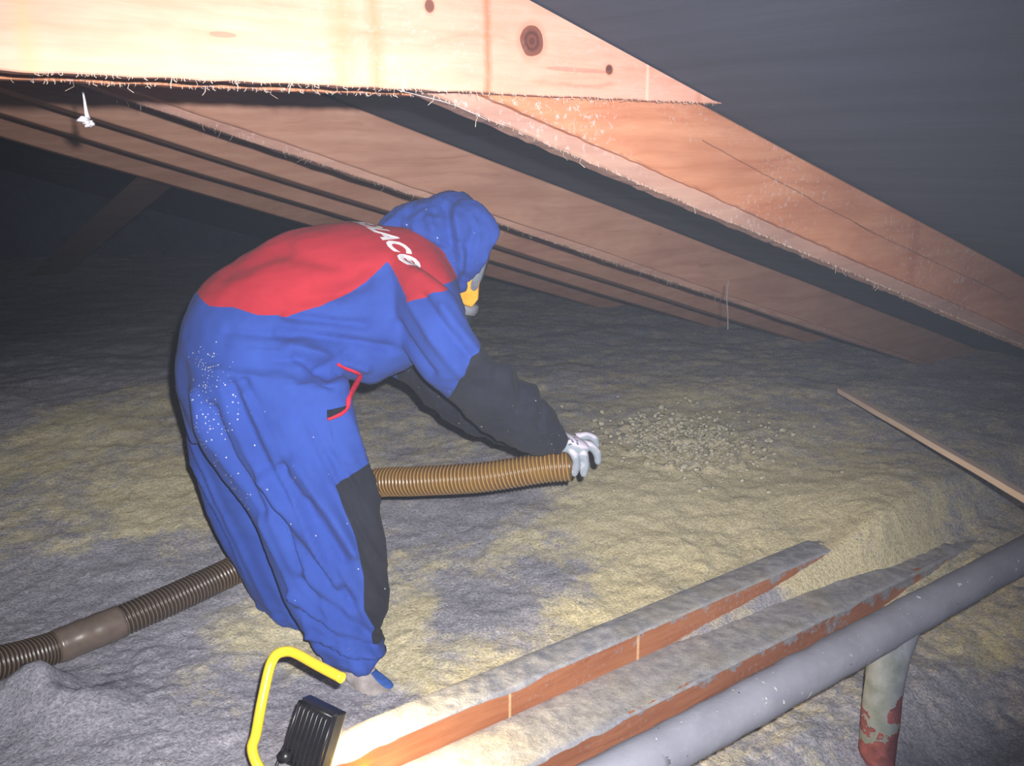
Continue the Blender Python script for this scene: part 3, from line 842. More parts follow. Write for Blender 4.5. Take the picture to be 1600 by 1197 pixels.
HOSE = [(0.6203, 0.28, 0.5039), (0.544, 0.29, 0.4948), (0.3548, 0.32, 0.4552), (0.158, 0.38, 0.4228), (0.0111, 0.45, 0.3886), (-0.121, 0.5, 0.3006), (-0.264, 0.48, 0.2109), (-0.3853, 0.42, 0.1385), (-0.4677, 0.32, 0.1231), (-0.5646, 0.2, 0.1127), (-0.6589, 0.1, 0.1013), (-0.7397, 0.03, 0.09), (-0.7981, -0.02, 0.0816), (-0.8421, -0.09, 0.0927), (-0.8783, -0.15, 0.1071), (-0.9324, -0.23, 0.1264), (-1.0163, -0.35, 0.16), (-1.118, -0.5, 0.2151)]
POCKET = [(-0.0091, -0.08, 0.862), (0.0094, -0.08, 0.8473), (0.0327, -0.07, 0.8318), (0.0369, -0.07, 0.8153), (0.0328, -0.07, 0.7905), (0.0303, -0.08, 0.7681), (0.017, -0.09, 0.7542), (-0.0136, -0.1, 0.7453)]
POCKETBLACK = [(-0.0142, -0.1, 0.7684), (0.0289, -0.08, 0.7714), (0.025, -0.08, 0.7548), (0.0087, -0.09, 0.7475), (-0.0136, -0.1, 0.7453)]
TEXT0 = [(-0.0052, 0.1, 1.217), (0.1934, 0.0, 1.1415), (0.0921, 0.05, 1.1964)]
MASK = [(0.3178, 0.34, 1.0093), (0.3488, 0.36, 1.0621), (0.3856, 0.37, 1.1069), (0.3388, 0.35, 0.9335), (0.3292, 0.35, 0.8959)]
GLOVE = [(0.5931, 0.245, 0.6112), (0.6433, 0.25, 0.5869), (0.6884, 0.28, 0.5683), (0.626, 0.22, 0.5098), (0.6281, 0.22, 0.4906), (0.6571, 0.24, 0.4897), (0.6985, 0.3, 0.5172)]
BOOT = [(-0.0517, -0.01, 0.0223), (0.0845, -0.05, -0.013), (0.0278, -0.01, 0.032)]

ORG = rg(-0.45, 2.5, 0.0)
person = empty('person', ORG, HEAD - PI / 2)
tag(person, 'person in blue and red hooded coverall bending forward, blowing wool with a hose', 'person')
LAT = Vector((-0.36, 0.93, 0)).normalized()       # towards the left hand side of the worker
FWD = Vector((0.93, 0.36, 0)).normalized()


def shrink(rings, k, dk=0.0):
    return [(c, tuple(x * k for x in a), max(0.02, w * k - dk)) for c, a, w in rings]


# --- cloth material
def cloth(name):
    t = NT(name)
    wv = t.noise(420, 2, 0.5, t.coord()); w2 = t.noise(7, 5, 0.6, t.coord())
    edge = t.math('MULTIPLY', t.math('SUBTRACT', t.noise(45, 2, 0.5, t.coord()), 0.5), 0.004)
    blue = t.ramp(w2, [(0.3, (49, 72, 150)), (0.7, (57, 84, 168))])
    red = t.ramp(w2, [(0.3, (168, 44, 56)), (0.7, (184, 50, 62))])
    blk = t.ramp(w2, [(0.3, (34, 36, 46)), (0.7, (47, 49, 60))])
    def step(a): return t.math('GREATER_THAN', t.math('ADD', t.attr(a), edge), 0.0)
    c = t.mix(step('red'), blue, red)
    c = t.mix(step('black'), c, blk)
    seam = t.math('MULTIPLY', t.math('SUBTRACT', 1.0, t.math('DIVIDE', t.math('ABSOLUTE', t.attr('seam')), 0.0022), clamp=True), 0.35)
    c = t.mix(seam, c, (30, 36, 90))
    # white wool flecks sticking to the seat and trouser leg
    vo = t.n('ShaderNodeTexVoronoi', Scale=150.0, Randomness=1.0); t.l(t.coord(), vo.inputs['Vector'])
    rnd = t.n('ShaderNodeSeparateColor'); t.l(vo.outputs['Color'], rnd.inputs[0])
    dens = t.math('MULTIPLY', t.attr('fleck'), t.ramp(t.noise(16, 3, 0.6, t.coord()), [(0.35, (60, 60, 60)), (0.65, (255, 255, 255))]))
    on = t.math('MULTIPLY', t.math('LESS_THAN', rnd.outputs[0], dens), t.math('LESS_THAN', vo.outputs['Distance'], t.math('MULTIPLY', rnd.outputs[1], 0.36)))
    c = t.mix(t.math('MULTIPLY', on, 0.65), c, (214, 212, 208))
    t.out(c, 0.9, 0.12)
    t.b.inputs['Sheen Weight'].default_value = 0.04
    t.b.inputs['Sheen Roughness'].default_value = 0.6
    t.bump(t.math('ADD', t.math('MULTIPLY', wv, 0.4), w2), 0.35, 0.002)
    return t.m


M_CLOTH = cloth('coverall_cloth')

# --- coverall: torso, both legs and sleeves in one skin
parts = [loft_geo(TORSO, LAT), loft_geo(RLEG, LAT), loft_geo(LLEG, LAT), loft_geo(RARM, Vector((-0.5, 0.86, 0)).normalized()), loft_geo(LARM, Vector((-0.3, 0.95, 0)).normalized())]
# shoulder of the far arm
parts.append(loft_geo([((0.10, 0.20, 1.05), (0.0, 0, 0.10), 0.12), ((0.14, 0.14, 1.035), (0.01, 0, 0.10), 0.11), ((0.20, 0.08, 0.99), (0.03, 0, 0.10), 0.10), ((0.24, 0.05, 0.955), (0.04, 0, 0.09), 0.09)], LAT))
parts.append(loft_geo([((0.06, 0.40, 1.00), (-0.03, 0, 0.10), 0.10), ((0.02, 0.46, 0.93), (-0.02, 0, 0.10), 0.09)], LAT))
P, faces, N = remeshed(parts, 0.0085, 9, 0.6)
XZ = P[:, [0, 2]]
near = smooth((-(N @ np.array(LAT[:])) + 0.75) / 0.6)           # full depth on the side of the body the folds were drawn on
disp = np.zeros(len(P))
for (x0, z0, x1, z1, w, amp) in FOLDS:
    d, tt = seg_dist(XZ, (x0, z0), (x1, z1))
    wob = 1 + 0.25 * vnoise(P, 9, int(abs(x0 * 1000)) % 97)
    disp += (2.2 if x0 < 0.3 else 0.8) * amp * np.exp(-(d / (w * wob)) ** 2) * near
# crumpling: fine wrinkles that run round the limb, stronger at waist, elbows, ankles and sleeves
leg = smooth((0.85 - P[:, 2]) / 0.3)
wr = np.zeros(len(P))
Q = np.stack([P[:, 0] * 10 + P[:, 2] * 4, P[:, 1] * 10, P[:, 2] * 26], 1)
zone = 0.25 + 1.8 * np.exp(-((P[:, 0] + 0.06) ** 2 / 0.01 + (P[:, 2] - 0.87) ** 2 / 0.006)) + 0.9 * smooth((0.16 - P[:, 2]) / 0.12) + 0.45 * smooth((P[:, 0] - 0.33) / 0.06)
disp += 0.007 * zone * (1 - 2 * np.abs(fbm(Q, 1.0, 3, 91)))
disp += 0.010 * fbm(P, 6, 3, 92)
# long folds down the trouser legs
Q2 = np.stack([(P[:, 0] + 0.42 * P[:, 2]) * 30, P[:, 1] * 12, P[:, 2] * 3], 1)
disp += 0.010 * leg * (1 - 2 * np.abs(vnoise(Q2, 1.0, 93)))
P2 = P + N * disp[:, None]
red = poly_sd(XZ, RED)
red = np.where((P[:, 0] > 0.02) & (P[:, 2] < 0.98) & (P[:, 1] > 0.4), -0.05, red)
sl = (0.5 * (P[:, 2] - 0.836) - 0.9 * (P[:, 0] - 0.322))       # line across the sleeves where the black guard starts
guard = np.where((P[:, 0] > 0.20) & (P[:, 2] < 0.93), -sl, -0.05)
gfar = np.where((P[:, 1] > 0.40) & (P[:, 0] > 0.10) & (P[:, 2] < 0.86), 0.02, -0.05)
black = np.maximum(np.maximum(guard, gfar), np.where(P[:, 1] < 0.12, poly_sd(XZ, KNEE), -0.05))
fleck = np.clip(poly_sd(XZ, FLECK) / 0.05 + 0.35, 0, 1) * (P[:, 1] < 0.2)
fleck = np.maximum(fleck * 1.5, 0.06 * (P[:, 2] < 0.8)) * (P[:, 2] < 1.0)
fleck = fleck * np.where(P[:, 2] < 0.70, 0.35, 1.0)
s1, _ = seg_dist(XZ, (-0.02, 0.90), (0.005, 0.60)); s2, _ = seg_dist(XZ, (-0.30, 0.80), (-0.12, 0.36))
s3, _ = seg_dist(XZ, (-0.345, 0.93), (-0.12, 0.91)); seam = np.minimum(np.minimum(s1, s2), s3)
seam = np.where(P[:, 1] < 0.15, seam, 1.0)
cover = mesh_obj('coverall', P2, faces, M_CLOTH, person, attrs=dict(red=red, black=black, fleck=fleck, seam=seam))
cover['label'] = 'blue coverall with red back and black sleeve guards'
from mathutils.bvhtree import BVHTree
BVH = BVHTree.FromPolygons([Vector(v) for v in P2], faces)

# --- the body inside the clothes: one continuous skin from head to feet
parts = [loft_geo(shrink(TORSO[:-2], 0.68), LAT), loft_geo(shrink(RLEG[1:], 0.5), LAT), loft_geo(shrink(LLEG, 0.6), LAT),
         loft_geo(shrink(RARM, 0.52), LAT), loft_geo(shrink(LARM, 0.52), LAT)]
HC = Vector((0.275, 0.362, 1.115))                   # middle of the head
FD = Vector((0.86, 0.33, -0.38)).normalized()       # where the face looks
UD = (Vector((0.30, 0.1, 0.95)) - FD * FD.dot(Vector((0.30, 0.1, 0.95)))).normalized()
SD = FD.cross(UD)


def hp(f, u, s): return HC + FD * f + UD * u + SD * s


def ellip(c, rf, ru, rs, n=20):
    V = []; F = []
    for i in range(n + 1):
        a = PI * i / n
        for k in range(2 * n):
            b = PI * k / n
            V.append(c + UD * (ru * math.cos(a)) + FD * (rf * math.sin(a) * math.cos(b)) + SD * (rs * math.sin(a) * math.sin(b)))
    m = 2 * n
    for i in range(n):
        for k in range(m):
            F.append((i * m + k, i * m + (k + 1) % m, (i + 1) * m + (k + 1) % m, (i + 1) * m + k))
    return V, F


head = [ellip(hp(-0.005, 0.02, 0), 0.095, 0.105, 0.075), ellip(hp(0.03, -0.06, 0), 0.062, 0.06, 0.055),
        tube_geo([hp(0.075, 0.02, 0), hp(0.098, -0.012, 0), hp(0.085, -0.02, 0)], lambda i: (0.009, 0.013, 0.009)[i], 10),
        tube_geo([hp(0.078, -0.052, -0.022), hp(0.09, -0.052, 0), hp(0.078, -0.052, 0.022)], 0.007, 8),
        ellip(hp(0.079, 0.012, 0.03), 0.012, 0.010, 0.013, 8), ellip(hp(0.079, 0.012, -0.03), 0.012, 0.010, 0.013, 8),
        ellip(hp(-0.005, 0.0, 0.075), 0.018, 0.03, 0.010, 8), ellip(hp(-0.005, 0.0, -0.075), 0.018, 0.03, 0.010, 8),
        tube_geo([hp(-0.02, -0.05, 0), Vector((0.20, 0.33, 1.08)), Vector((0.12, 0.29, 1.04))], lambda i: (0.055, 0.06, 0.07)[i], 16)]
Pb, Fb, Nb = remeshed(parts + head, 0.010, 3, 0.4)
M_SKIN = plain('skin', (206, 158, 134), 0.6, 0.3, noise=0.05, scale=20)
mesh_obj('body', Pb, Fb, M_SKIN, person)

# --- hood
hood = [loft_geo(HEADH[:], LAT, sub=4), ellip(hp(0.0, 0.02, 0), 0.115, 0.13, 0.105)]
hood.append(loft_geo([((0.10, 0.30, 1.135), (-0.05, 0, 0.05), 0.12), ((0.20, 0.34, 1.10), (-0.06, 0, 0.08), 0.125), ((0.27, 0.36, 1.07), (-0.03, 0, 0.06), 0.10)], LAT))
Ph, Fh, Nh = remeshed(hood, 0.007, 6, 0.5)
d0 = (Ph - np.array(HC[:]))
ff = d0 @ np.array(FD[:]); uu = d0 @ np.array(UD[:])
# the hood is cut open in front: everything beyond the opening plane is pressed back onto it
lim = 0.056 + 0.10 * uu
over = np.maximum(0, ff - lim)
Ph = Ph - np.array(FD[:]) * over[:, None]
XZh = Ph[:, [0, 2]]
dh = 0.010 * (1 - 2 * np.abs(fbm(np.stack([Ph[:, 0] * 1.2 + Ph[:, 2] * .4, Ph[:, 1], Ph[:, 2] * .6 - Ph[:, 0] * .5], 1), 15, 3, 55, 0.6))) + 0.010 * fbm(Ph, 9, 3, 56)
for (a, b, w, amp) in (((0.13, 1.19), (0.27, 1.13), .012, -.010), ((0.17, 1.15), (0.27, 1.06), .012, .008), ((0.27, 1.24), (0.29, 1.12), .014, -.010), ((0.30, 1.24), (0.31, 1.08), .014, .010), ((0.22, 1.21), (0.25, 1.16), .012, .008), ((0.345, 1.19), (0.31, 1.05), .010, -.007), ((0.24, 1.17), (0.32, 1.15), .010, -.008)):
    d, _ = seg_dist(XZh, a, b); dh += 1.7 * amp * np.exp(-(d / w) ** 2)
Ph = Ph + Nh * (dh * (over < 0.004))[:, None]
z0 = np.zeros(len(Ph)) - 0.05
ho = mesh_obj('hood', Ph, Fh, M_CLOTH, person, attrs=dict(red=z0, black=z0, fleck=z0 * 0 + 0.03, seam=z0 * 0 + 1))
ho['label'] = 'creased blue hood pulled over the head'

HC = HC + Vector((-0.020, -0.01, -0.002))
# --- full face mask
M_RUB = plain('mask_rubber', (112, 118, 130), 0.6, 0.35)
M_YEL = plain('mask_yellow', (226, 168, 52), 0.5, 0.4, noise=0.06)
M_DARK = plain('mask_dark', (44, 46, 52), 0.5, 0.4)
M_FILT = plain('filter_grey', (128, 132, 142), 0.5, 0.4)
t = NT('visor'); t.out((70, 66, 62), 0.12, 0.6); t.b.inputs['Transmission Weight'].default_value = 0.75; t.b.inputs['IOR'].default_value = 1.3
ring = []
for k in range(40):
    a = 2 * PI * k / 40
    ring.append(hp(0.098 - 0.012 * abs(math.sin(a)) ** 2 + 0.004, -0.005 + 0.088 * math.cos(a), 0.078 * math.sin(a) * (1 - 0.12 * math.cos(a))))
ring.append(ring[0])
seg = 12; V = []; F = []
for i, p in enumerate(ring[:-1]):
    o_ = (p - hp(0.09, -0.005, 0)); o_ = (o_ - FD * o_.dot(FD)).normalized()
    for k in range(seg):
        w = 2 * PI * k / seg
        V.append(p + o_ * (0.008 * math.cos(w)) + FD * (0.014 * math.sin(w)))
for i in range(40):
    for k in range(seg):
        F.append((i * seg + k, i * seg + (k + 1) % seg, ((i + 1) % 40) * seg + (k + 1) % seg, ((i + 1) % 40) * seg + k))
mask = mesh_obj('face_mask', V, F, M_RUB, person); mask['label'] = 'grey rubber frame of the breathing mask'
V = []; F = []
for i in range(9):
    s = i / 8
    for k in range(40):
        a = 2 * PI * k / 40
        V.append(hp(0.100 + 0.032 * math.cos(s * PI / 2) - 0.012 * abs(math.sin(a)) ** 2 * s, -0.005 + 0.086 * math.cos(a) * math.sin(s * PI / 2 * 1.0 + 0.001), 0.076 * math.sin(a) * math.sin(s * PI / 2 + 0.001)))
for i in range(8):
    for k in range(40):
        F.append((i * 40 + k, i * 40 + (k + 1) % 40, (i + 1) * 40 + (k + 1) % 40, (i + 1) * 40 + k))
mesh_obj('visor', V, F, t.m, mask)['label'] = 'clear bulging window of the mask'
# yellow half mask body: cheek plate wrapping the jaw
V = []; F = []
prof = [(0.028, 0.016), (0.028, -0.045), (0.050, -0.085), (0.066, -0.115), (0.115, -0.115), (0.125, -0.085), (0.105, -0.05), (0.094, -0.02), (0.094, 0.022)]
for s in np.linspace(-1, 1, 13):
    for (f_, u_) in prof:
        k = math.sqrt(max(0, 1 - (abs(s) * 0.72) ** 2))
        V.append(hp(0.03 + (f_ - 0.03) * (0.75 + 0.35 * k) , u_ * (0.9 + 0.1 * k), 0.083 * s * (1 if u_ > -0.06 else 0.75)))
n = len(prof)
for i in range(12):
    for k in range(n):
        F.append((i * n + k, i * n + (k + 1) % n, (i + 1) * n + (k + 1) % n, (i + 1) * n + k))
F += [tuple(reversed(range(n))), tuple(12 * n + k for k in range(n))]
yb = bevel(mesh_obj('mask_body', V, F, M_YEL, mask, smooth=False), 0.004); yb['label'] = 'yellow plastic jaw piece'
for dz in (0, 0.013):
    V, F = box_geo(hp(0.052 + dz, -0.018 + dz * .3, -0.0835), (0.006, 0.003, 0.004)); mesh_obj('slot', V, F, M_DARK, mask, smooth=False)
ax = (-UD * 0.95 + FD * 0.15).normalized()
c0 = hp(0.118, -0.105, -0.020)
V, F = tube_geo([c0 + ax * s for s in (0, 0.004, 0.005, 0.026, 0.027, 0.034)], lambda i: (0.036, 0.042, 0.044, 0.044, 0.040, 0.040)[i], 28)
cn = mesh_obj('filter_canister', V, F, M_FILT, mask); cn['label'] = 'grey filter canister under the chin'
V, F = tube_geo([c0 + ax * s for s in (0.034, 0.036, 0.058, 0.062)], lambda i: (0.037, 0.039, 0.037, 0.030)[i], 28)
mesh_obj('filter_cap', V, F, M_DARK, mask)['label'] = 'dark end cap of the filter'

# --- pocket with black opening and red piping on the near hip
def on_skin(p, lift=0.002, d=Vector((0.05, 1, 0))):
    d = d.normalized()
    h = BVH.ray_cast(Vector(p) - d * 1.2, d)
    if h[0] is None: h = BVH.find_nearest(Vector(p))
    return h[0] - d * lift


M_PIPING = plain('red_piping', (200, 40, 64), 0.7, 0.2)
M_BLK = plain('black_cloth', (36, 38, 50), 0.9, 0.1)
pth, _ = chain([on_skin(p, 0.001) for p in POCKET], 40)
V, F = tube_geo(pth, lambda i: 0.0045 + 0.0030 * math.sin(i / 39 * PI), 8)
mesh_obj('pocket_piping', V, F, M_PIPING, cover)['label'] = 'red piping round the hip pocket'


def patch(name, quad, nx, ny, lift, m, parent, bulge=0.0):
    """cloth patch following the suit: quad of four corner points"""
    V = []; F = []
    a, b, c, d = [Vector(p) for p in quad]
    for i in range(nx + 1):
        for j in range(ny + 1):
            s, r_ = i / nx, j / ny
            p = a.lerp(b, s).lerp(d.lerp(c, s), r_)
            V.append(on_skin(p, lift + bulge * math.sin(s * PI) * math.sin(r_ * PI)))
    for i in range(nx):
        for j in range(ny):
            k = i * (ny + 1) + j
            F.append((k, k + 1, k + ny + 2, k + ny + 1))
    o = mesh_obj(name, V, F, m, parent)
    s = o.modifiers.new('t', 'SOLIDIFY'); s.thickness = 0.002; s.offset = 0
    return o


patch('pocket_opening', [POCKETBLACK[0], POCKETBLACK[1], POCKETBLACK[2], POCKETBLACK[4]], 12, 6, 0.003, M_BLK, cover)['label'] = 'dark inside of the open hip pocket'

# --- lettering across the shoulders
def glyphs(body, size, x0, bold):
    """flat mesh of slanted letters starting at x0"""
    fc = bpy.data.curves.new('back_print', 'FONT')
    fc.body = body; fc.size = size; fc.shear = 0.40; fc.offset = bold; fc.resolution_u = 3
    to = bpy.data.objects.new('tmp', fc); COL.objects.link(to)
    m = bpy.data.meshes.new_from_object(to.evaluated_get(bpy.context.evaluated_depsgraph_get()))
    bpy.data.objects.remove(to)
    V = [v.co + Vector((x0, 0, 0)) for v in m.vertices]; F = [tuple(p.vertices) for p in m.polygons]
    return V, F


gv1 = glyphs('ISOLAC', 0.066, -0.155, 0.0032)
gv2 = glyphs('e', 0.098, max(v.x for v in gv1[0]) - 0.014, 0.0026)
V, F = merge([gv1, gv2])
tm = bpy.data.meshes.new('tmp'); tm.from_pydata([tuple(v) for v in V], [], F)
bm = bmesh.new(); bm.from_mesh(tm)
bmesh.ops.triangulate(bm, faces=bm.faces)
for _ in range(2):
    bmesh.ops.subdivide_edges(bm, edges=[e for e in bm.edges if e.calc_length() > 0.006], cuts=1)
tv = [v.co.copy() for v in bm.verts]; tf = [tuple(v.index for v in f.verts) for f in bm.faces]
bm.free()
TA = Vector(TEXT0[2]); TR = (Vector(TEXT0[1]) - Vector(TEXT0[2])).normalized()
V = []
# baseline runs from the far shoulder to the near one round the back; letters stand towards the neck
base_r = LAT * -1.0
spine = Vector((0.93, 0.36, 0.22)).normalized()
for c in tv:
    x = c.x * 1.0
    y = c.y - 0.02
    ang = (x + 0.12) / 0.205                                   # the print wraps the barrel of the back
    cen = Vector((0.072, 0.28, 1.02)) + FWD * (x * 0.36)
    dirn = (Vector((0, 0, 1)) * math.cos(ang) + base_r * math.sin(ang)).normalized()
    q = cen + spine * y
    h = BVH.ray_cast(q + dirn * 0.6, -dirn)
    p = h[0] + dirn * 0.0025 if h[0] else q + dirn * 0.2
    V.append(p)
M_PRINT = plain('white_print', (236, 232, 238), 0.7, 0.2, noise=0.03)
mesh_obj('back_print', V, tf, M_PRINT, cover, smooth=False)['label'] = 'white slanted lettering across the shoulders'

# --- gloves
t = NT('glove'); g_ = t.attr('grip')
c = t.mix(t.ramp(g_, [(0.42, (0, 0, 0)), (0.58, (255, 255, 255))]), (208, 202, 220), (148, 158, 170))
t.out(c, 0.7, 0.25); t.bump(t.noise(300, 3, 0.6, t.coord()), 0.3, 0.001)
M_GLOVE = t.m


def glove(name, palm, fingers, label, gripdir):
    parts = [loft_geo(palm, Vector((-0.55, 0.80, 0.22)).normalized(), n=20, sub=3)]
    for f in fingers:
        pth, _ = chain(f[0], 18)
        parts.append(tube_geo(pth, lambda i, r=f[1]: 1.17 * r * (1.08 - 0.22 * i / 17) * (1.0 if i < 16 else (0.86 if i == 16 else 0.55)) * (1 + 0.05 * math.cos(i * 1.1)), 12))
    Pg, Fg, Ng = remeshed(parts, 0.0026, 3, 0.5)
    grip = 0.5 + 0.5 * (Ng @ np.array(gripdir)) + 0.1 * fbm(Pg, 60, 2, 3)
    o = mesh_obj(name, Pg, Fg, M_GLOVE, person, attrs=dict(grip=grip)); o['label'] = label
    return o


RPALM = [((0.566, 0.243, 0.597), (0.006, 0, 0.028), 0.036), ((0.588, 0.247, 0.590), (0.008, 0, 0.027), 0.040), ((0.612, 0.250, 0.583), (0.012, 0, 0.022), 0.045), ((0.634, 0.256, 0.577), (0.012, 0, 0.018), 0.046), ((0.648, 0.262, 0.573), (0.009, 0, 0.012), 0.042)]
RF = [([(0.612, 0.228, 0.575), (0.630, 0.218, 0.552), (0.634, 0.222, 0.523), (0.628, 0.228, 0.490)], 0.0105),
      ([(0.632, 0.236, 0.576), (0.654, 0.226, 0.556), (0.660, 0.226, 0.525), (0.655, 0.230, 0.488)], 0.0112),
      ([(0.640, 0.262, 0.578), (0.674, 0.256, 0.572), (0.696, 0.258, 0.548), (0.700, 0.262, 0.515)], 0.0112),
      ([(0.636, 0.290, 0.588), (0.670, 0.296, 0.590), (0.692, 0.300, 0.578), (0.700, 0.306, 0.552)], 0.0105),
      ([(0.585, 0.280, 0.585), (0.600, 0.322, 0.568), (0.622, 0.338, 0.540), (0.646, 0.336, 0.515)], 0.012)]
rgv = glove('glove', RPALM, RF, 'right work glove, white back and grey grip fingers', (0.25, -0.25, -0.95))
# small dark printed mark on the knuckles
gb = BVHTree.FromObject(rgv, bpy.context.evaluated_depsgraph_get())
parts = []
for (dx, dz, sx, sz) in ((0.612, 0.60, .006, .010), (0.621, 0.594, .004, .014), (0.615, 0.583, .008, .004), (0.632, 0.596, .003, .016), (0.636, 0.586, .004, .010), (0.628, 0.602, .006, .004)):
    h = gb.ray_cast(Vector((dx, -0.3, dz + 0.15)), Vector((0, 1, -0.28)).normalized())
    if h[0]:
        V, F = box_geo(h[0], (sx * 1.1, 0.0012, sz), Matrix.Rotation(-0.3, 3, 'Y') @ h[1].to_track_quat('Y', 'Z').to_matrix()); parts.append((V, F))
if parts:
    V, F = merge(parts); mesh_obj('glove_print', V, F, plain('glove_ink', (96, 92, 112), 0.8), rgv, smooth=False)
LPALM = [((0.565, 0.455, 0.522), (0.006, 0, 0.022), 0.03), ((0.578, 0.425, 0.510), (0.01, 0, 0.018), 0.034), ((0.588, 0.395, 0.495), (0.02, 0, 0.014), 0.03), ((0.598, 0.365, 0.478), (0.03, 0, 0.012), 0.03)]
LF = [([(0.575 + 0.018 * k, 0.372, 0.474), (0.577 + 0.018 * k, 0.356, 0.472), (0.579 + 0.018 * k, 0.345, 0.470), (0.581 + 0.018 * k, 0.337, 0.468)], 0.0095) for k in range(4)]
LF.append(([(0.565, 0.40, 0.520), (0.575, 0.365, 0.545), (0.59, 0.335, 0.556), (0.61, 0.315, 0.560)], 0.011))
glove('glove', LPALM, LF, 'left work glove under the hose', (0.0, 0.0, 1.0))

# --- boots
M_SHOE = plain('shoe_pale', (156, 150, 150), 0.7, 0.2, noise=0.15, scale=25)
M_SOLE = plain('shoe_dark', (70, 66, 70), 0.8, 0.2)
M_SBLUE = plain('shoe_blue', (54, 88, 160), 0.7, 0.2)
def boot(o, FWD):
    o = Vector(o)
    FWD = FWD.normalized()
    LAT = Vector((-FWD.y, FWD.x, 0))
    def q(x, y, z): return o + FWD * x * 1 + Vector((0, 0, z)) + LAT * y
    rings = [(q(-0.10, 0, 0.0), FWD * 0 + Vector((0, 0, 0.03)), 0.032), (q(-0.06, 0, 0.01), Vector((0, 0, 0.045)), 0.038), (q(0.0, 0, 0.015), Vector((0, 0, 0.05)), 0.040), (q(0.06, 0, 0.0), Vector((0, 0, 0.036)), 0.044), (q(0.11, 0, -0.008), Vector((0, 0, 0.026)), 0.046), (q(0.145, 0, -0.012), Vector((0, 0, 0.018)), 0.035)]
    up = [(q(-0.03, 0, 0.02), FWD * -0.055, 0.045), (q(-0.03, 0, 0.08), FWD * -0.05, 0.042), (q(-0.035, 0, 0.12), FWD * -0.05, 0.042)]
    P, F, N = remeshed([loft_geo(rings, LAT, n=20), loft_geo(up, LAT, n=20)], 0.005, 4, 0.5)
    b = mesh_obj('boot', P + N * (0.003 * fbm(P, 30, 3, 5))[:, None], F, M_SHOE, person)
    srg = [(c + Vector((0, 0, -a[2] + 0.002)), Vector((0, 0, 0.010)), w * 1.06) for c, a, w in rings]
    V, F = loft_geo(srg, LAT, n=20, power=3); mesh_obj('sole', V, F, M_SOLE, b)['label'] = 'dark rubber sole'
    V, F = loft_geo([(q(0.03, 0.014, 0.047), FWD * 0.012, 0.012), (q(0.075, 0.022, 0.030), FWD * 0.014, 0.016), (q(0.09, 0.028, 0.016), FWD * 0.008, 0.012)], LAT, n=20, power=3)
    mesh_obj('toe_patch', V, F, M_SBLUE, b)['label'] = 'blue patch on the shoe upper'
    return b
boot((0.040, -0.02, -0.028), FWD * 0.35 - LAT * 0.94)['label'] = 'pale worn boot beside the joist'
boot((-0.19, 0.28, -0.03), FWD)

# ------------------------------------------------------------------ blowing hose
HP = [ORG + RV * p[0] + GV * p[1] + Vector((0, 0, p[2])) for p in HOSE]
pth, HL = chain(HP, 1400)
t = NT('hose_plastic')
r_ = t.attr('rib'); al = t.attr('along')
n1 = t.noise(14, 4, 0.6, t.coord())
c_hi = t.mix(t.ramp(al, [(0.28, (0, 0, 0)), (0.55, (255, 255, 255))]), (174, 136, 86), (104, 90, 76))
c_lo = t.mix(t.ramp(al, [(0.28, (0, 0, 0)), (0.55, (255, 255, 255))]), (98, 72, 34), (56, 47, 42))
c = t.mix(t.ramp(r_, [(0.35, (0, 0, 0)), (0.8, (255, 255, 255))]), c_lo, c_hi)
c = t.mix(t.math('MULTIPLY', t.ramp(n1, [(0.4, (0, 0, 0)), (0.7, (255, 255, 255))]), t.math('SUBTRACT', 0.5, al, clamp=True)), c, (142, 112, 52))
t.out(c, 0.32, 0.5)
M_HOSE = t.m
M_DUCT = plain('coupling_plastic', (104, 92, 84), 0.30, 0.6, noise=0.08, scale=30)
seg = 28
V = []; F = []; rib = []; alg = []
RH = 0.0425
pitch = 0.0118
prev = None
n = len(pth)
for i, p in enumerate(pth):
    tg = (pth[min(i + 1, n - 1)] - pth[max(i - 1, 0)]).normalized()
    a = Vector((0, 0, 1)).cross(tg).normalized() if prev is None else (prev - tg * prev.dot(tg)).normalized()
    prev = a; b = tg.cross(a)
    s = HL * i / (n - 1)
    for k in range(seg):
        w = 2 * PI * k / seg
        ph = s / pitch - k / seg
        x = ph - math.floor(ph)
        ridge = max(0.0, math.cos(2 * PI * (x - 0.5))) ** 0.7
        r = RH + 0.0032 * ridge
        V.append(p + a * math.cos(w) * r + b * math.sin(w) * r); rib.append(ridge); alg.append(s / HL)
for i in range(n - 1):
    for k in range(seg):
        F.append((i * seg + k, i * seg + (k + 1) % seg, (i + 1) * seg + (k + 1) % seg, (i + 1) * seg + k))
root = empty('blowing_hose', HP[0])
tag(root, 'ribbed amber hose running behind the legs up to the gloved hand', 'hose')
def local(o, r=root):
    for v in o.data.vertices: v.co -= r.location
    return o
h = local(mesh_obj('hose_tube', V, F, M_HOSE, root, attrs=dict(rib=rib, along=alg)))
sm = h.modifiers.new('wall', 'SOLIDIFY'); sm.thickness = 0.003; sm.offset = -1
# smooth sleeve joining two lengths
i0 = min(range(n), key=lambda i: (pth[i] - HP[10]).length); i1 = min(range(n), key=lambda i: (pth[i] - HP[12]).length)
sub = pth[i0:i1:6]
V, F = tube_geo(sub, lambda i: RH + 0.0052 + 0.0007 * math.sin(i * 1.3) - (0.0012 if i < 3 else 0), 36)
local(mesh_obj('joining_sleeve', V, F, M_DUCT, root))['label'] = 'smooth brown sleeve joining two hose lengths'
# wool pushed up against the buried length
parts = []

